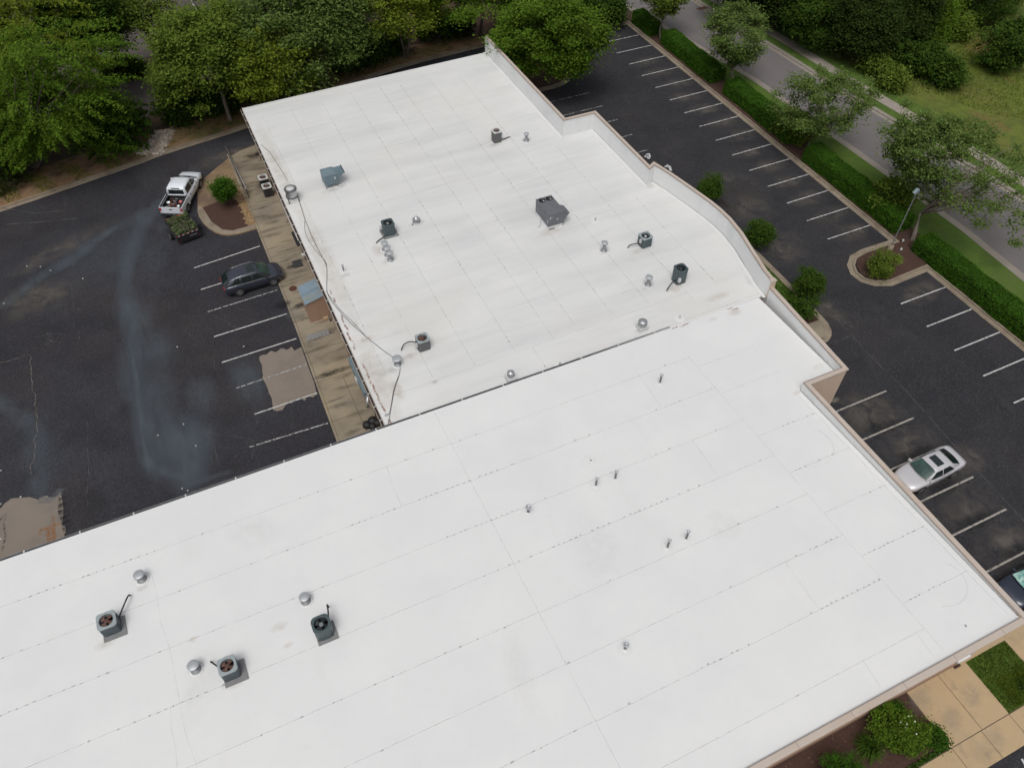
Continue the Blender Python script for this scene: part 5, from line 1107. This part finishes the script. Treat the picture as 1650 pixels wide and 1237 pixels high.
def crown_points(r, R3, zc, K, n, cr, flat=.6, off=(0, 0), feather=False, low=-1, hollow=.45, lobes=5):
    """clusters of leaves filling an uneven ellipsoid; returns leaf centres and cluster centres"""
    lob = r.normal(size=(lobes, 3)); lob /= np.linalg.norm(lob, axis=1)[:, None]; amp = r.uniform(.08, .34, lobes)
    cc = []
    while len(cc) < K:
        d = r.normal(size=3); d /= np.linalg.norm(d)
        if d[2] < low: continue
        rad = r.uniform(hollow**3, 1)**(1/3)
        rad *= .72+sum(a*max(0, float(d@l_))**3 for a, l_ in zip(amp, lob))*1.6+r.normal(0, .05)
        cc.append(np.array([d[0]*R3[0]*rad+off[0], d[1]*R3[1]*rad+off[1], zc+d[2]*R3[2]*rad]))
    cc = np.array(cc); pts = []
    for c in cc:
        m_ = int(n*r.uniform(.5, 1.5)); s = cr*r.uniform(.6, 1.35)
        g = r.normal(size=(m_, 3))*np.array([s, s, s*flat])*.55
        if feather:
            d = c-np.array([off[0], off[1], zc]); d[2] = 0; d /= np.linalg.norm(d)+1e-6; ax = np.array([-d[1], d[0], 0])
            t = r.uniform(-1, 1, m_); g = d*(t*s*1.5)[:, None]+ax*(r.normal(size=m_)*s*.34*(1.15-t)*.6)[:, None]+np.array([0, 0, 1])*(r.normal(size=m_)*s*.10-np.clip(t, -.2, 1)**2*s*.35)[:, None]
        pts.append(c+g)
    return np.concatenate(pts), cc
def tree(label, base, h, R3, zc, leaf='leaf_mid', K=150, n=110, cr=.9, size=.22, off=(0, 0), flat=.55, feather=False, bark='bark', trunks=1, tr=.2, group='trees around the lots', seed=1, low=-1, name='tree', limbs=9, hollow=.45, fork=.35, cat='tree', lobes=5):
    r = np.random.default_rng(seed); t = thing(name, label, cat, (*base, 0), 0, group)
    n = int(n*1.75); size *= .80
    if h > 8.5: hollow *= .8
    pts, cc = crown_points(r, R3, zc, K, n, cr, flat, off, feather, low, hollow, lobes)
    b = MB(); top = np.array([off[0], off[1], zc])
    for k in range(trunks):
        dx = (k-(trunks-1)/2)*.35; a = np.array([dx, 0, 0.]); f_ = np.array([off[0]*fork+dx*3, off[1]*fork, zc*fork*1.2])
        mid = (a+f_)/2+np.append(r.normal(0, .12, 2), 0)
        b.tube([a, a+(0, 0, .15), mid, f_], tr*1.25, bark, 8, tr*.72)
        idx = np.argsort(-np.linalg.norm(cc-top, axis=1)*r.uniform(.6, 1, len(cc)))[:limbs]
        for c in cc[idx]:
            if h > 8.5 and size < .215 and tr > .11: c = top+(c-top)*.72
            m1 = f_*.55+c*.45+np.array([0, 0, .06*h])+r.normal(0, .2, 3); m2 = (m1+c)/2+r.normal(0, .15, 3)
            b.tube([f_, (f_+m1)/2+r.normal(0, .08, 3), m1, m2, c], tr*.5, bark, 6, .02)
            for q in range(3):
                c2 = cc[r.integers(len(cc))]
                if np.linalg.norm(c2-m1) < R3[0]*.8: b.tube([m1, (m1+c2)/2+r.normal(0, .15, 3), c2], tr*.2, bark, 5, .012)
    b.build('trunk', t); leaf_obj('crown', pts, size, leaf, t, up=.55, seed=seed)
    return t
def crown_off(base, px, py, z): x, y = G(px, py, z); return (x-base[0], y-base[1])
# roadside trees east of the lot
B0 = (53.55, 60.4)
tree('roadside tree between hedges, the farther of the two thin-stemmed ones', B0, 8, (3.1, 3.1, 2.8), 5.0, 'leaf_grey', 120, 72, .70, .20, (.0, .2), bark='bark_pale', seed=21, tr=.13, hollow=.5, fork=.3, lobes=7)
B0 = (53.5, 47.6)
tree('roadside tree with ragged crown over the second gap in the hedge', B0, 7.5, (3.0, 3.2, 2.6), 4.5, 'leaf_grey', 115, 70, .66, .19, (.5, .1), bark='bark_pale', seed=28, tr=.11, hollow=.55, fork=.3, lobes=8)
B0 = (52.75, 32.87)
tree('large spreading tree with open branches over the street beside the lamp island', B0, 10, (5.6, 5.6, 2.7), 6.3, 'leaf_grey', 215, 70, .72, .19, crown_off(B0, 1512, 247, 6.3), bark='bark_pale', seed=33, tr=.19, hollow=.62, limbs=16, fork=.28, lobes=9)
B0 = (52.55, 72.4)
tree('small dark tree at the far end of the roadside hedge', B0, 7.5, (2.8, 2.8, 2.8), 5.0, 'leaf_mid', 110, 80, .75, .2, (0, .3), bark='bark_pale', seed=35, tr=.11)
B0 = (37.2, 70.6)
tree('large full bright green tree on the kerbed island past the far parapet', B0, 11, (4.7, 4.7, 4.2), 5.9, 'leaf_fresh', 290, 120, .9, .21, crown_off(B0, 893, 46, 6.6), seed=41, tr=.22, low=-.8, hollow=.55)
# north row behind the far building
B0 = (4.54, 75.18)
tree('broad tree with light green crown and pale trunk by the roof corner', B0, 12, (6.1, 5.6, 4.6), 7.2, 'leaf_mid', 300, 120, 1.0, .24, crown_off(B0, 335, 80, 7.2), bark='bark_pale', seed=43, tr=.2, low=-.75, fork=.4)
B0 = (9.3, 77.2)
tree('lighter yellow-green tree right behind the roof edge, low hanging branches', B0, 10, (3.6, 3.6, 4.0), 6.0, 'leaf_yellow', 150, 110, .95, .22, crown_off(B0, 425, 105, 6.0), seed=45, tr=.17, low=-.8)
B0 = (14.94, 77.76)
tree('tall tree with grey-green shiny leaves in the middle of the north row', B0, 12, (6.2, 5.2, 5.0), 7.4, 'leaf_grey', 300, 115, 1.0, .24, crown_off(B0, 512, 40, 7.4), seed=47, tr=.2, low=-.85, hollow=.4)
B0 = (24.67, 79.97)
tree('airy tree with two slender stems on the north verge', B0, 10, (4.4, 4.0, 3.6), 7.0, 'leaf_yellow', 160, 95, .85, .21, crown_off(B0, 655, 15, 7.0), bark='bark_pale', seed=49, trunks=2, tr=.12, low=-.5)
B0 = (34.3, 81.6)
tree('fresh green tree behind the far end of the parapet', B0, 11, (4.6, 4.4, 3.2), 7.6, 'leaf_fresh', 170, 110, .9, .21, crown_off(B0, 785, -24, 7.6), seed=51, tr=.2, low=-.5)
# north-west stand
B0 = (-13.45, 74.57)
tree('huge feathery tree with drooping sprays and a thick leaning trunk at the left', B0, 13, (5.6, 4.9, 4.6), 5.9, 'leaf_fresh', 380, 100, 1.2, .18, crown_off(B0, 68, 178, 5.9), seed=53, tr=.34, feather=True, low=-.85, bark='bark', fork=.3, lobes=8, limbs=6, hollow=.3)
B0 = (-10.5, 83.5)
tree('yellow-green feathery tree behind the drooping one', B0, 13, (4.3, 4.3, 4.4), 7.6, 'leaf_yellow', 200, 95, 1.1, .19, crown_off(B0, 40, 70, 7.6), seed=55, tr=.25, feather=True, low=-.7)
B0 = (-5.9, 90)
tree('tall dark tree with black trunk between the bright crowns', B0, 13, (3.8, 3.8, 5.6), 8.6, 'leaf_dark', 260, 120, .95, .22, crown_off(B0, 133, 40, 7.6), seed=57, tr=.32, bark='blacksteel', low=-.85)
B0 = (0, 91)
tree('thin crowned tree at the top edge over the far lot', B0, 12, (4.2, 4, 3.2), 8, 'leaf_mid', 110, 90, .9, .2, crown_off(B0, 215, 5, 8), seed=59, tr=.16, hollow=.5)
B0 = (-17, 80)
tree('green tree at the far left edge behind the drooping tree', B0, 12, (5, 5, 5), 7, 'leaf_mid', 220, 110, 1.1, .22, (0, 0), seed=61, tr=.25, feather=True, low=-.8)
B0 = (-24, 76)
tree('feathery tree outside the lot corner at the left edge', B0, 12, (5.5, 5, 5), 6.5, 'leaf_fresh', 220, 100, 1.1, .22, (0, 0), seed=62, tr=.25, feather=True, low=-.8)
B0 = (8, 96)
tree('grey-green tree beyond the far lot, over the broad crown', B0, 12, (5, 5, 4.5), 7.5, 'leaf_grey', 200, 100, 1.0, .24, (0, 0), seed=63, tr=.2)
B0 = (21, 92)
tree('dull green tree behind the shiny one at the top edge', B0, 12, (5, 5, 4.5), 7, 'leaf_mid', 200, 100, 1.0, .24, (0, 0), seed=64, tr=.2)
B0 = (46.5, 83)
tree('dark full tree at the far end of the east lot', B0, 9, (4.6, 4.6, 4.0), 4.6, 'leaf_dark', 220, 110, 1.0, .24, (0, 0), seed=65, tr=.2)
B0 = (40.5, 84)
tree('shaded dark tree behind the bright island tree', B0, 10, (4.4, 4.4, 4.2), 5, 'leaf_dark', 220, 110, 1.0, .24, (0, 0), seed=66, tr=.2)

# dense shrubs below the trees
def shrub(label, base, R3, zc=None, leaf='leaf_dark', K=90, n=110, cr=.6, size=.17, seed=1, group='shrubs under the trees', spiky=False, name='shrub', stem=True, feather=False, z0=0):
    r = np.random.default_rng(seed); t = thing(name, label, 'shrub', (*base, z0), 0, group); zc = zc or R3[2]*.95
    pts, cc = crown_points(r, R3, zc, K, n, cr, .7, (0, 0), feather, -.9, .35)
    pts = pts[pts[:, 2] > .03]
    if spiky:
        m_ = 1300; d = r.normal(size=(m_, 3)); d[:, 2] = np.abs(d[:, 2])*.9+.15; d /= np.linalg.norm(d, axis=1)[:, None]
        b = MB()
        for q in d[:520]:
            a = np.array([0, 0, zc*.55])+q*R3*np.array([.25, .25, .25]); e = np.array([0, 0, zc*.6])+q*np.array(R3)*r.uniform(.9, 1.18)
            w_ = np.cross(q, [0, 0, 1.]); w_ = w_/(np.linalg.norm(w_)+1e-6)*.035; b.face([a-w_, a+w_, e], leaf)
        b.build('sprays', t)
    if stem:
        b = MB()
        for k in range(6):
            c = cc[r.integers(len(cc))]; b.tube([(0, 0, 0), (c[0]*.3, c[1]*.3, zc*.5), tuple(c)], .05, 'bark', 5, .015)
        b.build('stems', t)
    leaf_obj('foliage', pts, size, leaf, t, seed=seed)
    return t
def gz(px, py, z): return G(px, py, z)
shrub('big dark layered evergreen shrub beside the loose rocks', gz(174, 196, 2.6), (3.5, 2.9, 2.9), 2.6, 'leaf_dark', 230, 110, .9, .19, 71, feather=True)
shrub('dark rounded shrub beneath the broad tree above the dirt slope', gz(292, 165, 1.8), (2.4, 2.0, 1.9), 1.9, 'leaf_dark', 120, 100, .7, .18, 72)
shrub('small dark shrub at the foot of the black lamp post', gz(185, 112, 1.0), (1.3, 1.0, 1.0), 1.0, 'leaf_dark', 40, 90, .5, .17, 73)
shrub('bright low shrub right of the black lamp post', gz(212, 108, 1.0), (1.6, 1.0, 1.0), .9, 'leaf_fresh', 50, 90, .5, .17, 74)
for i, (px, py, s_) in enumerate([(392, 132, 1.0), (450, 115, 1.0), (590, 78, 1.0), (628, 66, .9), (700, 42, 1.0), (735, 36, .9), (555, 92, .8), (480, 118, .9), (5, 270, 1.2), (350, 160, 1.0), (820, 60, .9), (985, 22, 1.1), (960, 10, 1.0)]):
    lab = ['behind the yellow-green tree', 'left of the shiny tree trunk', 'left of the two slender stems', 'just behind the two slender stems', 'right of the two slender stems', 'in the deep shade left of the straight trunk', 'right of the shiny tree trunk', 'under the shiny grey-green crown', 'at the left edge under the drooping tree', 'behind the pale trunk of the broad tree', 'behind the parapet end', 'at the far kerb of the east lot', 'above the far kerb beside the bright tree'][i]
    shrub('dark understorey bush '+lab, gz(px, py, 1.5), (2.4*s_, 1.8*s_, 1.8*s_), 1.6*s_, random.choice(['leaf_dark', 'leaf_dark', 'leaf_pine']), 70, 90, .75, .19, 80+i)
# round crape-myrtle style shrubs
for lab, px, py, zc, s_, k in [('fan-shaped green shrub in the mulch of the corner island', 359, 306, 1.7, 1.15, 'leaf_dark'), ('round green shrub beyond the curved parapet, farthest of three', 1145, 304, 1.6, 1.15, 'leaf_dark'), ('round green shrub beyond the curved parapet, middle of three', 1226, 377, 1.6, 1.2, 'leaf_dark'), ('round green shrub beyond the curved parapet, nearest of three', 1303, 458, 1.7, 1.35, 'leaf_dark'), ('leafy round shrub in the mulch of the lamp island', 1421, 427, .9, 1.1, 'leaf_hedge')]:
    x, y = G(px, py, zc); shrub(lab, (x, y), (1.0*s_, 1.0*s_, .95*s_), zc, 'leaf_hedge' if px < 400 else 'leaf_mid' if px == 1421 else 'leaf_dark', 60, 95, .36, .10, int(px), group='round ornamental shrubs', spiky=(px < 1400), z0=.1)
x, y = G(1290, 492, .9); shrub('small dark bush in the mulch below the nearest round shrub', (x-.2, y), (.8, .9, .7), .8, 'leaf_dark', 35, 70, .4, .13, 19)
# hedges
def hedge(label, x0, x1, y0, y1, h, seed):
    r = np.random.default_rng(seed); t = thing('hedge', label, 'hedge', ((x0+x1)/2, (y0+y1)/2, EB), 0, 'clipped hedges along the street')
    w_, l_ = (x1-x0)/2, (y1-y0)/2
    b = MB(); b.prism(rrect(2*w_-.3, 2*l_-.3, .2, 2), 0, h-.15, 'core'); b.build('branches', t)  # solid block; its dark colour carries the hedge's inner shade
    area = l_*2*(2*w_+2*h); N = int(area*520); P = np.empty((N, 3)); f_ = r.uniform(0, 2*w_+2*h, N); yy = r.uniform(-l_, l_, N)
    wob = .06*np.sin(yy*1.1+seed)+.04*np.sin(yy*3.1+seed)+r.normal(0, .05, N)
    P[:, 1] = yy
    m1 = f_ < h; m2 = (f_ >= h) & (f_ < h+2*w_); m3 = f_ >= h+2*w_
    rd = .22
    P[m1, 0] = -w_-wob[m1]*.8+rd*(f_[m1]/h)**4; P[m1, 2] = f_[m1]
    P[m2, 0] = f_[m2]-h-w_; P[m2, 2] = h+wob[m2]-rd*np.abs(P[m2, 0]/w_)**6
    P[m3, 0] = w_+wob[m3]*.8-rd*((h-(f_[m3]-h-2*w_))/h)**4; P[m3, 2] = h-(f_[m3]-h-2*w_)
    e = int(2*2*w_*h*520); Q = np.stack([r.uniform(-w_, w_, e), np.where(r.random(e) < .5, -l_, l_)+r.normal(0, .08, e), r.uniform(0, h, e)], 1)
    leaf_obj('foliage', np.concatenate([P, Q]), .10, 'leaf_hedge', t, up=.3, elong=1.3, seed=seed)
hedge('clipped hedge segment from the lamp island south to the right edge', 51.6, 53.4, 2, 31.9, 1.35, 1)
hedge('clipped hedge segment between the lamp island and the ragged tree', 51.75, 53.6, 34.2, 46.2, 1.4, 2)
hedge('clipped hedge segment between the two thin-stemmed roadside trees', 52.0, 53.9, 48.9, 59.4, 1.4, 3)
hedge('clipped hedge segment past the farther thin-stemmed tree', 51.9, 53.7, 61.6, 71.4, 1.4, 4)
hedge('short clipped hedge block at the far corner of the east lot', 51.6, 53.2, 73.3, 77.2, 1.4, 5)
B0 = (53.6, 50.3)
shrub('bushy sapling mass over the hedge end beside the ragged tree', gz(1290, 205, 1.6), (1.5, 1.9, 1.5), 1.5, 'leaf_mid', 80, 80, .6, .17, 91, group='bushes in the hedge line')
shrub('loose dark bush rising over the hedge near the lamp post', gz(1440, 310, 1.6), (1.6, 2.0, 1.4), 1.5, 'leaf_mid', 80, 80, .6, .17, 92, group='bushes in the hedge line')
# woods and shrubs of the north-east
NEW = [((1180, -10), 4.6, 'leaf_pine'), ((1235, 5), 4.2, 'leaf_pine'), ((1285, 35), 3.8, 'leaf_dark'), ((1330, 20), 4.2, 'leaf_pine'), ((1375, 70), 3.9, 'leaf_pine'), ((1425, 45), 4.4, 'leaf_pine'), ((1480, -5), 4.5, 'leaf_fresh'), ((1545, -15), 4.2, 'leaf_dark'), ((1415, -20), 4.2, 'leaf_fresh'), ((1600, -20), 4.0, 'leaf_dark'), ((1210, -40), 4.5, 'leaf_dark'), ((1330, -40), 4.5, 'leaf_dark'), ((1470, 45), 3.2, 'leaf_fresh')]
NL = ['blackish tree at the left end of the woods edge', 'blackish tree second along the woods edge', 'dark tree bulging towards the street pavement', 'blackish tree behind the bulge of the woods', 'round blackish evergreen nearest the street pavement', 'wide blackish tree right of the round evergreen', 'fresh green tree standing out in the dark woods', 'dark tree right of the fresh green one at the top edge', 'yellow-green bare-branched tree at the top edge of the woods', 'dark tree at the top right edge', 'dark tree deep behind the left end of the woods', 'dark tree deep in the middle of the woods', 'light green young tree in front of the fresh green one']
for i, (q, rr, k) in enumerate(NEW):
    zc = rr*1.0; x, y = G(*q, zc); x += 3.8; y += 2.0; tree(NL[i], (x, y), 9, (rr, rr, rr*.95), zc, k, 170, 170, 1.0, .19, (0, 0), seed=100+i, tr=.2, low=-.75, group='trees of the dark woods across the street', limbs=6)
for i, (lab, px, py, rr, k) in enumerate([('dark round meadow bush nearest the big roadside tree crown', 1525, 118, 1.7, 'leaf_dark'), ('dark meadow bush left of the round one', 1470, 100, 1.9, 'leaf_dark'), ('low green bush at the foot of the woods', 1410, 100, 1.5, 'leaf_mid'), ('wide dark bush at the right edge of the meadow', 1620, 85, 2.4, 'leaf_dark'), ('olive bush above the wide dark one', 1640, 55, 2.0, 'leaf_dark'), ('pale green sapling clump by the meadow corner', 1545, 45, 1.6, 'leaf_mid'), ('low scrubby bush in the middle of the meadow', 1440, 130, 1.2, 'leaf_mid'), ('dark low bush between the two meadow bushes', 1500, 92, 1.5, 'leaf_dark')]):
    shrub(lab, gz(px, py, rr*.8), (rr, rr, rr*.9), rr*.85, k, 75, 90, .7, .2, 130+i, group='bushes in the meadow')
# planting by the south-east corner
x, y = G(1450, 1180, .8)
shrub('large bushy green shrub with white blossoms in the south bed', (23.15, 2.75), (1.25, 1.1, 1.0), .95, 'leaf_fresh', 110, 80, .32, .085, 141, group='planting by the south wall', z0=.1)
bb = MB()
sh = [o for o in bpy.data.objects if o.get('label', '').startswith('large bushy green shrub')][0]
for _ in range(9):
    a, d = random.uniform(0, 6.28), random.uniform(.2, 1.0); bb.lathe([(.004, 0), (.05, .02), (.03, .05), (.004, .055)], 'flower', cx=d*math.cos(a), cy=d*.9*math.sin(a), cz=1.6-.5*d*d+.12, n=6)
bb.build('blossoms', sh)
shrub('small bright green bush at the edge of the tan walkway', (24.75, 1.95), (.55, .6, .45), .45, 'leaf_hedge', 30, 60, .22, .08, 142, group='planting by the south wall', z0=.1)
shrub('small leafy bush nearest the south wall in the mulch', (23.85, 3.75), (.42, .4, .45), .5, 'leaf_hedge', 24, 55, .2, .08, 143, group='planting by the south wall', z0=.1)
shrub('dark clipped dome shrub at the bottom edge', (18.7, 2.2), (1.15, 1.1, 1.0), .8, 'leaf_hedge', 160, 90, .22, .055, 144, group='planting by the south wall', z0=.1)
shrub('tiny dark bush at the right side of the small lawn', (31.1, 1.9), (.35, .35, .3), .3, 'leaf_dark', 20, 50, .18, .07, 145, group='planting by the south wall', z0=.1)
t = thing('ornamental_grass', 'tuft of dark blade-leaved grass beside the blossoming shrub', 'plant', (21.35, 2.95, .1), 0, 'planting by the south wall')
b = MB()
for _ in range(420):
    a = random.uniform(0, 6.28); r_ = random.uniform(.25, 1.0); h = random.uniform(.3, .75); c, s_ = math.cos(a), math.sin(a); w_ = .018
    p0 = np.array([c*.08, s_*.08, 0]); p1 = np.array([c*r_*.55, s_*r_*.55, h]); p2 = np.array([c*r_, s_*r_, h*.7]); ww = np.array([-s_*w_, c*w_, 0])
    b.face([p0-ww, p0+ww, p1+ww, p1-ww], 'leaf_dark'); b.face([p1-ww, p1+ww, p2], 'leaf_dark')
b.build('blades', t)
# brush heap in the trailer
r = np.random.default_rng(5); N = 5200
P = np.stack([r.uniform(-1.28, 1.28, N), r.uniform(-.88, .88, N), np.zeros(N)], 1)
P[:, 2] = .55+r.uniform(0, 1, N)**.6*(.50+.30*np.sin(P[:, 0]*2.6+1)*np.cos(P[:, 1]*2.9)+.22*np.sin(P[:, 0]*6+P[:, 1]*5))
t = thing('brush_pile', 'heap of cut leafy branches filling the black trailer', 'brush', (-2.62, 59.10, ZA), ta)
leaf_obj('leaves', P, .12, 'brushleaf', t, up=.05, elong=2.4, seed=9)
b = MB()
for _ in range(70):
    x, y = random.uniform(-1.1, 1.1), random.uniform(-.8, .8); a = random.uniform(0, 6.28); l_ = random.uniform(.3, .8)
    b.tube([(x, y, .8), (max(-1.4, min(1.35, x+l_*math.cos(a))), max(-.95, min(.95, y+l_*math.sin(a))), random.uniform(.9, 1.35))], .012, 'bark_pale', 4)
b.build('twigs', t)
